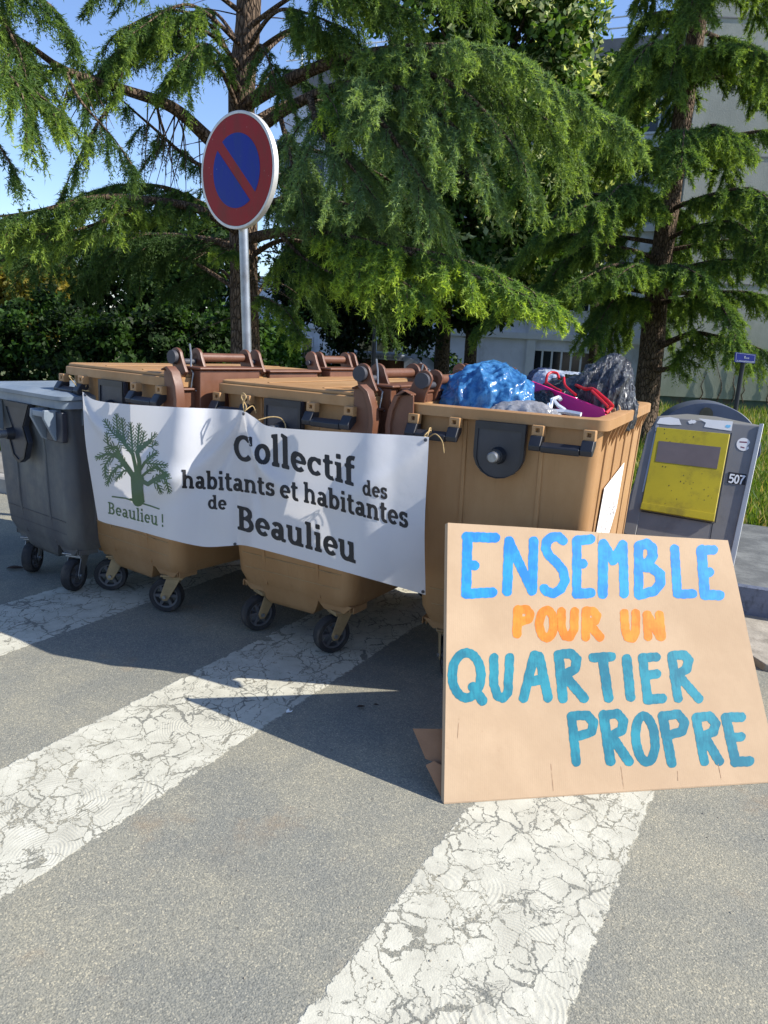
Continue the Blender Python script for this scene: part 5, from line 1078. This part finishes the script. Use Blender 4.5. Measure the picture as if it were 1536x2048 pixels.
# ---------------------------------------------------------------- foliage
def catmull(P, n):
    P = [Vector(p) for p in P]
    return np.array([cr_spline(P, k / (n - 1)) for k in range(n)])
def unit(v): return v / np.maximum(np.linalg.norm(v, axis=-1, keepdims=True), 1e-9)
C_DK, C_MID, C_NEW, C_GREY = (np.array(lin(c)) for c in ((66, 94, 52), (110, 140, 74), (172, 194, 76), (130, 156, 116)))
class Needles:
    def __init__(s): s.V = []; s.C = []; s.wood = MB()
    def tufts(s, P, D, size, colr):
        """P, D: (N,3) points on hanging twigs and their direction; a few needles each"""
        n = len(P)
        for k in range(3):
            dr = unit(D * rng.uniform(.3, 1.0, (n, 1)) + rng.normal(0, .46, (n, 3))); w = unit(np.cross(dr, rng.normal(0, 1, (n, 3)))) * (size * .115); L = size * rng.uniform(.7, 1.3, (n, 1))
            s.V.append(np.stack([P - w, P + w, P + dr * L], 1)); s.C.append(np.repeat(colr[:, None, :] * rng.uniform(.8, 1.2, (n, 1, 1)), 3, 1))
    def limb(s, pts, r0, maxb=.7, droop=.5, hue=0.3, new=.5, dens=1.0, start=.12, size=.042, n=28, grey=0.0):
        L = catmull(pts, n); seg = np.linalg.norm(np.diff(L, axis=0), axis=1); tot = seg.sum(); cum = np.concatenate([[0], np.cumsum(seg)]) / tot
        s.wood.tube([tuple(p) for p in L], [max(.006, r0 * (1 - .93 * t)) for t in cum], 7)
        nb = max(4, int(tot * (1 - start) / .085 * dens)); ts = start + (1 - start) * (np.arange(nb) + rng.uniform(0, 1, nb)) / nb
        for k, t in enumerate(ts):
            p = np.array([np.interp(t, cum, L[:, i]) for i in range(3)]); p2 = np.array([np.interp(min(1, t + .03), cum, L[:, i]) for i in range(3)]); p1 = np.array([np.interp(max(0, t - .03), cum, L[:, i]) for i in range(3)])
            d = unit(p2 - p1); side = unit(np.cross(d, [0, 0, 1.0])) * (1 if k % 2 else -1); a = rng.uniform(.45, 1.0)
            bl = maxb * (0.30 + .70 * math.sqrt(max(0, 1 - t))) * rng.uniform(.55, 1.15) * min(1, .45 + 2.2 * (t - start + .05))
            bd = unit(d * math.cos(a) + side * math.sin(a) + np.array([0, 0, rng.uniform(-.05, .22)]))
            m = max(4, int(bl / .032)); q = np.linspace(0, 1, m)[:, None]; B = p + bd * bl * q + np.array([0, 0, -1.0]) * droop * bl * q ** 2 * rng.uniform(.7, 1.3)
            if bl > .25: s.wood.tube([tuple(x) for x in B[::max(1, m // 4)]], .006, 4, False)
            s._twigs(B, bd, droop, bl, hue, new, dens, size, grey)
        # tip spray
        s._twigs(L[-6:], unit(L[-1] - L[-4]), droop, .3, hue, new, dens, size, grey)
    def _twigs(s, B, bd, droop, bl, hue, new, dens, size, grey):
        m = len(B); reps = 4; idx = np.repeat(np.arange(m), reps); n = len(idx); q = idx / max(1, m - 1)
        tl = rng.uniform(.06, .20, n) * (1 - .35 * q) * (0.75 + droop * .9) * (0.5 + min(1, bl / .5) * .6); dr = unit(bd * rng.uniform(.15, .9, (n, 1)) + rng.normal(0, .27, (n, 3)) * [1, 1, .45] + np.array([0, 0, -1]) * (rng.uniform(.1, 1.2, (n, 1)) * (.35 + droop)))
        kk = 8; f = np.linspace(.0, 1, kk)
        P = B[idx][:, None, :] + dr[:, None, :] * (tl[:, None] * f)[:, :, None] + np.array([0, 0, -1.0]) * (f ** 2 * .25)[None, :, None] * tl[:, None, None] * droop
        tipf = (f[None, :] * .55 + q[:, None] * .45); c = hue * (1 + rng.normal(0, .12)); base = C_DK * (1 - c) + C_MID * c; base = base * (1 - grey) + C_GREY * grey
        mixn = np.clip((tipf - .45) * 1.9, 0, 1)[..., None] * new; colr = base * (1 - mixn) + C_NEW * mixn
        P = P.reshape(-1, 3); D = np.repeat(dr, kk, 0); s.tufts(P, D, size, colr.reshape(-1, 3))
    def bare(s, pts, r): s.wood.tube([tuple(p) for p in catmull(pts, 10)], [r * (1 - .8 * k / 9) for k in range(10)], 5)
    def finish(s, root, barkm):
        V = np.concatenate(s.V).reshape(-1, 3); C = np.concatenate(s.C).reshape(-1, 3); Mi = np.array(mwof(root).inverted()); V = V @ Mi[:3, :3].T + Mi[:3, 3]
        raw_mesh('crown', V, np.arange(len(V)).reshape(-1, 3), 3, MAT['needle'], root, C); s.wood.build('branches', barkm, root, world=True, smooth=True)
def trunk_mesh(root, pts, rs, mat, n=16, name='trunk'):
    L = catmull(pts, 40); R_ = np.interp(np.linspace(0, 1, 40), np.linspace(0, 1, len(rs)), rs); mb = MB(); rings = []
    for i, p in enumerate(L):
        rings.append([Vector(p) + Vector((math.cos(a), math.sin(a), 0)) * R_[i] * (1 + .06 * math.sin(3 * a + i * .5) + .04 * math.sin(7 * a + i * 1.3)) for a in np.linspace(0, 2 * math.pi, n, endpoint=False)])
    mb.loft(rings); return mb.build(name, mat, root, world=True, smooth=True), L
# ---- cedar on the left, behind the road sign
Yc = 9.2; t0 = at(492, 700, Yc); ced = thing('cedar_tree', 'large drooping cedar whose trunk stands behind the no parking sign', 'tree', (t0.x, Yc, hz((t0.x, Yc))))
tp_ = [Vector((t0.x + .03, Yc, hz((t0.x, Yc)) - .1)), at(492, 700, Yc), at(486, 450, Yc), at(484, 200, Yc), at(497, 0, Yc), at(500, -500, Yc) , at(498, -1000, Yc)]
trunk_mesh(ced, tp_, [.22, .165, .155, .145, .13, .09, .03], MAT['bark'])
N1 = Needles()
def PL(*a): return [at(x, y, Y) for x, y, Y in a]
def tk(py): return at(490, py, Yc)
N1.limb(PL((488, 345, 9.2), (415, 275, 8.7), (345, 215, 8.3), (255, 182, 8.0), (130, 140, 7.6), (20, 70, 7.2), (-140, 40, 6.8)), .085, .62, .75, .35, .55, .62, .45, grey=.0)
N1.limb(PL((486, 330, 9.2), (400, 330, 8.8), (300, 250, 8.4), (210, 170, 8.2), (150, 120, 8.1)), .03, .5, .9, .2, .25, .5, .3)
N1.limb(PL((250, 182, 8.0), (200, 240, 7.8), (150, 330, 7.7), (120, 400, 7.6)), .02, .35, .9, .15, .25, .6, .2)
N1.limb(PL((130, 140, 7.6), (160, 200, 7.4), (230, 280, 7.3), (270, 340, 7.2)), .02, .35, .9, .15, .15, .55, .2)
N1.limb(PL((-40, -60, 7.2), (0, 30, 7.1), (40, 110, 7.0), (60, 190, 7.0)), .04, .5, .7, .45, .7, 1.0, .05)
N1.limb(PL((-60, 20, 7.0), (20, -20, 7.1), (100, 10, 7.2), (150, 80, 7.3)), .03, .4, .9, .2, .2, .8, .1)
N1.limb(PL((20, 70, 7.2), (60, 170, 7.1), (110, 215, 7.0), (125, 245, 7.0)), .03, .45, .6, .5, .85, .9, .1)
N1.limb(PL((-60, 60, 7.0), (0, 130, 6.9), (40, 180, 6.8), (60, 260, 6.8)), .03, .5, .6, .45, .8, .9, .1)
N1.limb(PL((-80, 200, 6.9), (-30, 250, 6.9), (10, 310, 6.9), (34, 352, 6.9)), .02, .25, .9, .15, .1, .6, .1)
N1.limb(PL((488, 470, 9.2), (400, 420, 8.6), (300, 400, 8.1), (190, 395, 7.7), (60, 425, 7.3), (-80, 440, 7.0)), .06, .62, .6, .3, .6, .95, .2)  # low tint values put the shade under this bough into its colour
N1.limb(PL((488, 440, 9.2), (410, 410, 8.9), (330, 375, 8.6), (240, 370, 8.4), (160, 390, 8.3)), .04, .6, .6, .35, .45, .9, .2)
N1.limb(PL((300, 400, 8.1), (240, 430, 7.8), (150, 460, 7.5), (60, 470, 7.3)), .03, .45, .6, .45, .7, .8, .1)
N1.limb(PL((486, 500, 9.3), (420, 480, 9.6), (300, 470, 9.9), (150, 480, 10.1), (0, 500, 10.3)), .05, .8, .8, .1, .1, 1.0, .1)
# right side, towards the viewer
N1.limb(PL((490, 210, 9.2), (560, 170, 8.7), (680, 120, 8.2), (850, 95, 7.7), (1010, 110, 7.4), (1130, 180, 7.2), (1250, 250, 7.1)), .08, .9, .55, .5, .6, 1.0, .34, grey=.4)
N1.limb(PL((680, 120, 8.2), (800, 130, 7.8), (920, 180, 7.4), (1010, 270, 7.2), (1060, 350, 7.1)), .05, .75, .6, .45, .5, .9, .1, grey=.35)
N1.limb(PL((850, 95, 7.7), (960, 160, 7.8), (1080, 230, 7.8), (1150, 290, 7.8)), .04, .8, .8, .35, .5, .9, .1, grey=.25)
N1.limb(PL((490, 280, 9.2), (570, 220, 8.6), (680, 172, 8.1), (790, 175, 7.6), (880, 230, 7.3), (950, 300, 7.1), (985, 380, 7.0)), .07, .85, .6, .5, .45, 1.0, .34, grey=.6)
N1.limb(PL((620, 195, 8.3), (640, 260, 7.8), (700, 330, 7.5), (760, 410, 7.3)), .04, .75, .6, .45, .4, .9, .1, grey=.6)
N1.limb(PL((700, 172, 8.0), (760, 240, 7.5), (830, 340, 7.2), (880, 420, 7.1)), .04, .7, .6, .5, .4, .9, .1, grey=.6)
N1.limb(PL((560, 230, 8.7), (580, 310, 8.3), (600, 380, 8.1), (640, 440, 8.0)), .03, .55, .6, .4, .3, 1.0, .1, grey=.5)
N1.limb(PL((650, 185, 8.0), (670, 215, 7.7), (680, 250, 7.6)), .012, .22, .8, 1.0, 1.6, 1.2, .1)
N1.limb(PL((492, 480, 9.2), (560, 465, 8.6), (660, 470, 8.0), (780, 495, 7.5), (900, 535, 7.1), (1010, 575, 6.8), (1110, 612, 6.6)), .065, .72, .45, 1.0, 1.25, 1.35, .34)  # strong yellow tint: new growth, plus sunlight put into the colour
N1.limb(PL((660, 470, 8.0), (720, 510, 7.5), (800, 560, 7.1), (860, 600, 6.9)), .03, .5, .5, 1.0, 1.3, 1.2, .1)
N1.limb(PL((780, 495, 7.5), (880, 510, 7.3), (980, 540, 7.1), (1080, 590, 6.9)), .03, .48, .45, 1.0, 1.3, 1.2, .1)
N1.limb(PL((560, 465, 8.6), (600, 510, 8.2), (650, 540, 7.9), (700, 560, 7.8)), .03, .6, .6, .5, .85, 1.1, .1)
N1.limb(PL((490, 440, 9.2), (560, 400, 8.7), (660, 400, 8.3), (760, 440, 8.0), (850, 490, 7.8)), .05, .8, .65, .3, .2, 1.1, .15, grey=.4)
N1.limb(PL((494, 590, 9.2), (540, 600, 8.7), (575, 625, 8.4), (600, 670, 8.2)), .02, .32, .6, .5, .9, .9, .15)
N1.limb(PL((490, 520, 9.2), (455, 500, 8.8), (430, 500, 8.6)), .02, .3, .5, .6, .9, .9, .2)
# crown top and behind the trunk
for (x1, y1, Y1, x2, y2, Y2, mb_, hu, nw, dn) in ((400, 60, 8.6, 230, 110, 8.0, .5, .4, .55, .7), (380, 10, 8.4, 260, 70, 7.8, .55, .4, .6, .7), (340, -60, 8.2, 180, 0, 7.7, .5, .25, .2, .55), (560, 20, 8.6, 700, 60, 8.0, .7, .3, .3, 1.0), (640, -30, 8.4, 820, 20, 7.8, .8, .3, .3, 1.1), (520, 90, 8.6, 560, 190, 8.2, .5, .3, .3, .8), (430, 130, 8.8, 350, 160, 8.4, .45, .35, .4, .7), (600, 60, 9.8, 760, 120, 10.4, .9, .1, .1, 1.0), (560, 140, 9.9, 700, 230, 10.4, .8, .1, .1, 1.0), (420, 20, 9.9, 330, 60, 10.5, .6, .1, .1, .6), (540, 330, 9.8, 640, 420, 10.2, .8, .1, .1, 1.0), (440, 380, 9.8, 370, 300, 10.4, .5, .1, .1, .5), (560, -80, 8.4, 760, -40, 7.8, .9, .3, .3, 1.0), (300, -140, 8.2, 60, -60, 7.2, .6, .2, .2, .7), (760, -120, 8.2, 960, -30, 7.4, .9, .3, .3, 1.0), (120, -120, 7.6, -40, -20, 7.0, .6, .4, .5, .8), (560, 540, 9.8, 640, 600, 10.2, .7, .1, .1, .9), (440, 540, 9.8, 340, 580, 10.4, .7, .05, .05, .9), (320, 500, 9.9, 160, 560, 10.2, .8, .05, .05, 1.0)):
    ym = min(700, (y1 + 90)); N1.limb([tk(ym), at(x1, y1, Y1), at(x2, y2, Y2)], .03, mb_ * .9, .75, hu, nw, dn * .85, .42)
for a in (((486, 250, 9.2), (440, 140, 8.8), (350, 70, 8.4), (250, 90, 8.0), (180, 170, 7.8)), ((486, 180, 9.2), (430, 60, 8.8), (340, 20, 8.4), (240, 60, 8.0)), ((490, 200, 9.2), (440, 110, 8.6), (400, 90, 8.2), (350, 140, 7.9)), ((492, 120, 9.2), (580, 60, 8.8), (660, 70, 8.4), (720, 130, 8.1))):
    N1.limb(PL(*a), .03, .55, .8, .5, .5, 1.0, .32)
for a in (((492, 330, 9.2), (580, 300, 9.0), (700, 320, 8.8), (820, 390, 8.6), (900, 470, 8.5)), ((492, 400, 9.2), (560, 350, 9.4), (640, 380, 9.6), (720, 440, 9.8)), ((492, 250, 9.2), (600, 200, 9.6), (740, 230, 9.8), (860, 300, 10.0)), ((492, 520, 9.2), (570, 480, 9.0), (680, 510, 8.8), (760, 560, 8.7))):
    N1.limb(PL(*a), .035, .95, .8, .2, .15, 1.0, .35)
for k in range(60):                                   # dead twigs standing out from the trunk and hanging under the left bough
    if k < 36:
        z_ = random.uniform(1.6, 5.2); q = tk(700); p = Vector((q.x + random.uniform(-.1, .1), Yc, z_)); a_ = random.uniform(2.6, 6.8); d = Vector((math.cos(a_), math.sin(a_), random.uniform(-.4, .15))) * random.uniform(.5, 1.1)
    else:
        t_ = random.uniform(0, 1); p = at(415, 275, 8.7).lerp(at(130, 140, 7.6), t_) + Vector((0, 0, .12 * math.sin(3.14 * t_))); d = Vector((random.uniform(-.3, .3), random.uniform(-.3, .1), random.uniform(-.9, -.3)))
    N1.bare([p, p + d * .5 + Vector((random.uniform(-.06, .06), 0, -.03)), p + d + Vector((random.uniform(-.1, .1), 0, -.15))], .009)
N1.finish(ced, MAT['bark'])
# ---- cedar on the right
Yr = 13.0; b0 = at(1293, 800, Yr); ce2 = thing('cedar_tree', 'cedar with tiers of drooping boughs in front of the grey-green gable wall', 'tree', (b0.x, Yr, 0.1))
tr_pts = [Vector((b0.x - .02, Yr, -.1)), at(1296, 760, Yr), at(1318, 560, Yr), at(1345, 360, Yr), at(1374, 180, Yr), at(1402, 0, Yr), at(1425, -250, Yr), at(1440, -500, Yr)]
tm, TL2 = trunk_mesh(ce2, tr_pts, [.24, .2, .175, .155, .14, .12, .08, .03], MAT['bark'])
N2 = Needles(); zs = TL2[:, 2]
def tr_at(z): return Vector((np.interp(z, zs, TL2[:, 0]), np.interp(z, zs, TL2[:, 1]), z))
r2 = random.Random(11); z = 2.15; tier = 0
while z < 8.6:
    nb = 5 if tier % 2 else 6
    for k in range(nb):
        az_ = 2 * math.pi * (k / nb) + tier * 1.1 + r2.uniform(-.35, .35); ln = (2.75 - .16 * (z - 2)) * r2.uniform(.7, 1.1); zz = z + r2.uniform(-.12, .22); o = tr_at(zz); dx, dy = math.cos(az_), math.sin(az_)
        if dy > .75: ln *= .6
        if zz > 5.0 and dx < -.3: ln *= .55
        up_ = r2.uniform(.02, .22); N2.limb([o, o + Vector((dx * ln * .35, dy * ln * .35, up_ * .8)), o + Vector((dx * ln * .7, dy * ln * .7, up_ * .35)), o + Vector((dx * ln, dy * ln, -.38 - .12 * ln))], .04, .62, .7, r2.uniform(.35, .7), .5, .85, .15, size=.058, n=16)
    z += r2.uniform(.72, .92); tier += 1
for pts in (((1320, 545, 13), (1250, 528, 12.2), (1190, 545, 11.6), (1135, 580, 11.2)), ((1320, 550, 13), (1400, 528, 12.2), (1470, 520, 11.6), (1560, 540, 11.2)), ((1318, 560, 13), (1340, 530, 11.9), (1380, 540, 11.1), (1430, 570, 10.8)), ((1318, 555, 13), (1290, 530, 11.9), (1260, 535, 11.2), (1230, 560, 10.9)), ((1335, 430, 13), (1270, 400, 12), (1190, 405, 11.5), (1120, 440, 11.2)), ((1350, 330, 13), (1410, 260, 12.2), (1440, 255, 11.8), (1500, 300, 11.6)), ((1372, 190, 13), (1420, 110, 12.2), (1480, 90, 11.8), (1550, 120, 11.5)), ((1376, 170, 13), (1320, 90, 12.2), (1280, 110, 11.9), (1240, 170, 11.8)), ((1345, 380, 13), (1290, 300, 12.2), (1230, 260, 11.8), (1180, 280, 11.6))):
    N2.limb(PL(*pts), .05, .62, .6, .6, .6, 1.05, .12, size=.05)
for pts in (((1300, 740, 13), (1340, 735, 12.6), (1370, 700, 12.3), (1390, 660, 12.2)), ((1305, 700, 13), (1380, 668, 12.4), (1430, 672, 12.0), (1500, 690, 11.7), (1560, 715, 11.5))):
    N2.limb(PL(*pts), .06, .6, 1.0, .5, .5, .9, .35, size=.05)
N2.finish(ce2, MAT['bark'])
# ---- broad-leaved crowns
def leafy(name, label, base, blobs, lsize, cols, cat='tree', group=None, trunk=None, tr=(.2, .12), up=.3, mat='leaf', tm=None, clump=(.18, .5), extra=None):
    root = thing(name, label, cat, base, 0, group); V, C = [], []
    for (c, rx, ry, rz, n) in blobs:
        c = np.array(c); K = max(12, n // 90); u = unit(rng.normal(0, 1, (K, 3))) * (rng.uniform(0.25, 1, (K, 1)) ** .38); cc = c + u * [rx, ry, rz]; cr_ = rng.uniform(*clump, K); tone = np.clip(rng.normal(.45, .25, K), 0, 1)
        id_ = rng.integers(0, K, n); P = cc[id_] + unit(rng.normal(0, 1, (n, 3))) * (cr_[id_, None] * rng.uniform(0, 1, (n, 1)) ** .5) * [1, 1, .75]
        nrm_ = unit(rng.normal(0, .7, (n, 3)) + unit(P - c) * .5 + [0, 0, up]); a = unit(np.cross(nrm_, rng.normal(0, 1, (n, 3)))); b = np.cross(nrm_, a); s = lsize * rng.uniform(.6, 1.25, (n, 1))
        V.append(np.stack([P - a * s, P + b * s * .55 - nrm_ * s * .15, P + a * s, P - b * s * .55 - nrm_ * s * .15], 1))
        t = np.clip(tone[id_] + rng.normal(0, .15, n), 0, 1)[:, None]; lo, hi = (np.array(lin(x)) for x in cols[:2]); colr = lo * (1 - t) + hi * t
        if extra:            # pale blossom bracts on the outer, upper clumps
            out = ((P - c) / [rx, ry, rz]); k = (np.linalg.norm(out, axis=1) > .72) & (out[:, 2] > extra[2]) & (rng.uniform(0, 1, n) < extra[1]); colr[k] = np.array(lin(extra[0])) * rng.uniform(.8, 1.15, (k.sum(), 1))
        C.append(np.repeat(colr[:, None, :], 4, 1))
    V = np.concatenate(V).reshape(-1, 3); C = np.concatenate(C).reshape(-1, 3); raw_mesh('crown', V - np.array(base), np.arange(len(V)).reshape(-1, 4), 4, MAT[mat], root, C)
    if trunk:
        trunk_mesh(root, trunk, tr, tm or MAT['bark2'], 12)
        mb = MB(); top = Vector(trunk[-1]); 
        for (c, rx, ry, rz, n) in blobs[:8]:
            c = Vector(c); mid = (top + c) / 2 + Vector((0, 0, -.15 * rz)); st_ = Vector(trunk[-2]) * .4 + top * .6
            mb.tube([tuple(x) for x in catmull([st_, mid, c], 8)], [tr[1] * .6 * (1 - .85 * k / 7) for k in range(8)], 6)
            for _ in range(4):
                e = c + Vector((random.uniform(-.7, .7) * rx, random.uniform(-.7, .7) * ry, random.uniform(-.4, .7) * rz)); mb.tube([tuple(x) for x in catmull([mid, (mid + e) / 2 + Vector((0, 0, .1)), e], 6)], [tr[1] * .25 * (1 - .8 * k / 5) for k in range(6)], 5)
        mb.build('branches', tm or MAT['bark2'], root, world=True, smooth=True)
    return root
def bl(px, py, Y, rx, rz, n, ry=None): return (tuple(at(px, py, Y)), rx, ry or rx * .8, rz, n)
def gz(p): return hz((p[0], p[1]))
def base_at(px, Y): p = at(px, 740, Y); return (p.x, p.y, hz((p.x, p.y)))
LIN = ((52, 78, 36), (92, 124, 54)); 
b_ = base_at(886, 16.0)
leafy('linden_tree', 'tall linden in pale yellow blossom rising behind the cedar boughs, with a thick mottled trunk', b_, [bl(980, 130, 16.4, 1.9, 1.9, 9000), bl(1050, 40, 16.0, 1.35, 1.5, 8000), bl(900, -40, 16.2, 2.2, 1.4, 7000), bl(930, 330, 16.0, 2.2, 1.5, 9000), bl(860, 470, 15.6, 2.0, 1.0, 8000), bl(1060, 440, 15.8, 1.2, 1.1, 5000), bl(1105, 140, 15.6, .4, .9, 2600), bl(960, 570, 15.4, 1.5, .6, 5000)], .085, LIN, trunk=[Vector(b_) - Vector((0, 0, .1)), at(886, 690, 16), at(890, 560, 16), at(920, 400, 16.1), at(950, 250, 16.2)], tr=(.17, .15, .14, .12, .09), extra=((196, 204, 146), .34, -.25))
b_ = base_at(942, 18.0)
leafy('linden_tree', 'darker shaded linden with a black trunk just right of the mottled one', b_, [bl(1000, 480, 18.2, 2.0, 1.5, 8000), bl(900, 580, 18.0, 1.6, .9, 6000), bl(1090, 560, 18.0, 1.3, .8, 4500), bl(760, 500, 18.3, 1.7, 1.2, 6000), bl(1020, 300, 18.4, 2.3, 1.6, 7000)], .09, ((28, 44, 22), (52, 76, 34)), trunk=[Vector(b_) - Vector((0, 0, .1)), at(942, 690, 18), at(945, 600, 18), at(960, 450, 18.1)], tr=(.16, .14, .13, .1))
b_ = base_at(1195, 17.5)
leafy('linden_tree', 'small linden in pale blossom showing between the two cedars before the block', b_, [bl(1205, 215, 17.5, .95, .9, 6500), bl(1222, 190, 17.3, .5, .5, 2600), bl(1170, 300, 17.5, .8, .8, 4500), bl(1150, 400, 17.6, 1.1, 1.0, 4500), bl(1120, 520, 17.6, .9, .9, 3500)], .085, LIN, trunk=[Vector(b_) - Vector((0, 0, .1)), at(1190, 600, 17.5), at(1185, 420, 17.5), at(1195, 280, 17.5)], tr=(.11, .1, .08, .05), extra=((196, 204, 146), .36, -.3))
b_ = base_at(686, 15.2)
leafy('ivy_clad_tree', 'slim tree wrapped in dark leaves to the left of the white van', b_, [bl(686, 690, 15.2, .22, .42, 1500), bl(690, 630, 15.2, .4, .4, 2200), bl(690, 575, 15.2, .9, .45, 4200), bl(620, 590, 15.3, .7, .5, 3200), bl(760, 600, 15.0, .8, .45, 3600), bl(800, 655, 14.8, .38, .22, 1300), bl(845, 670, 14.8, .2, .18, 500), bl(740, 640, 15.0, .3, .15, 700), bl(660, 530, 15.4, 1.1, .5, 4000)], .06, ((20, 32, 16), (46, 66, 28)), trunk=[Vector(b_) - Vector((0, 0, .1)), at(686, 700, 15.2), at(688, 600, 15.2), at(690, 520, 15.3)], tr=(.08, .07, .06, .05))
# hedge and trees at the left
h0, h1 = at(-60, 700, 11.6), at(470, 700, 11.8)
hb = [((h0.x + (h1.x - h0.x) * t, 11.7 + random.uniform(-.2, .2), random.uniform(.75, 1.05)), .62, .6, random.uniform(.95, 1.15) * (1.0 if t < .75 else .72), 4200) for t in np.linspace(0, 1, 9)]
leafy('laurel_hedge', 'dense dark green hedge along the lawn behind the left bins', (at(210, 700, 11.7).x, 11.7, hz((-4, 11.7))), hb, .05, ((22, 38, 16), (66, 98, 40)), 'hedge', clump=(.12, .3))
b_ = base_at(545, 12.8)
leafy('shrub', 'light green leafy shrub at the foot of the cedar trunk', b_, [bl(545, 700, 12.8, .4, .5, 2600), bl(520, 720, 12.4, .35, .4, 1800), bl(430, 690, 12.5, .6, .5, 2600)], .05, ((58, 92, 30), (104, 140, 58)), 'shrub')
for k, (px, Y, bls, cols, lb, kind) in enumerate(((400, 15.5, [bl(400, 600, 15.5, 1.0, .9, 3800), bl(440, 520, 15.5, .8, .7, 2600), bl(330, 560, 15.6, 1.0, .8, 3400), bl(390, 460, 15.7, .7, .6, 1800)], ((44, 68, 34), (96, 126, 66)), 'airy pale-leaved tree left of the cedar trunk', 'tree'), (200, 16, [bl(210, 560, 16, 1.3, 1.0, 5200), bl(120, 520, 16.2, 1.2, .8, 4200), bl(280, 500, 16, 1.0, .6, 3200), bl(170, 620, 15.8, 1.4, .8, 4200)], ((28, 44, 20), (62, 86, 38)), 'dark broad tree above the hedge at the left', 'tree'), (35, 14, [bl(30, 590, 14, .8, .6, 4200), bl(60, 530, 14.1, .6, .5, 2200), bl(-40, 560, 14, .8, .8, 2600), bl(20, 660, 13.8, .7, .5, 2200)], ((96, 98, 34), (150, 132, 48)), 'yellowish tree at the left edge above the hedge', 'tree'))):
    b_ = base_at(px, Y); leafy('broadleaf_tree', lb, b_, bls, .07, cols, trunk=[Vector(b_) - Vector((0, 0, .1)), at(px, 650, Y), at(px + 4, 560, Y)], tr=(.1, .08, .05))
# low plants by the facade and the right grass
for k, (px, py, Y, n, lb) in enumerate(((610, 735, 16.5, 1600, 'dark grassy bush left of the slim ivy-clad tree'), (870, 728, 19.5, 1400, 'low bush beside the mottled linden trunk'))):
    p = at(px, py, Y); leafy('bush', lb, (p.x, p.y, hz((p.x, p.y))), [((p.x, p.y, p.z - .15), .8, .5, .45, n)], .06, ((40, 66, 28), (84, 120, 44)), 'bush')
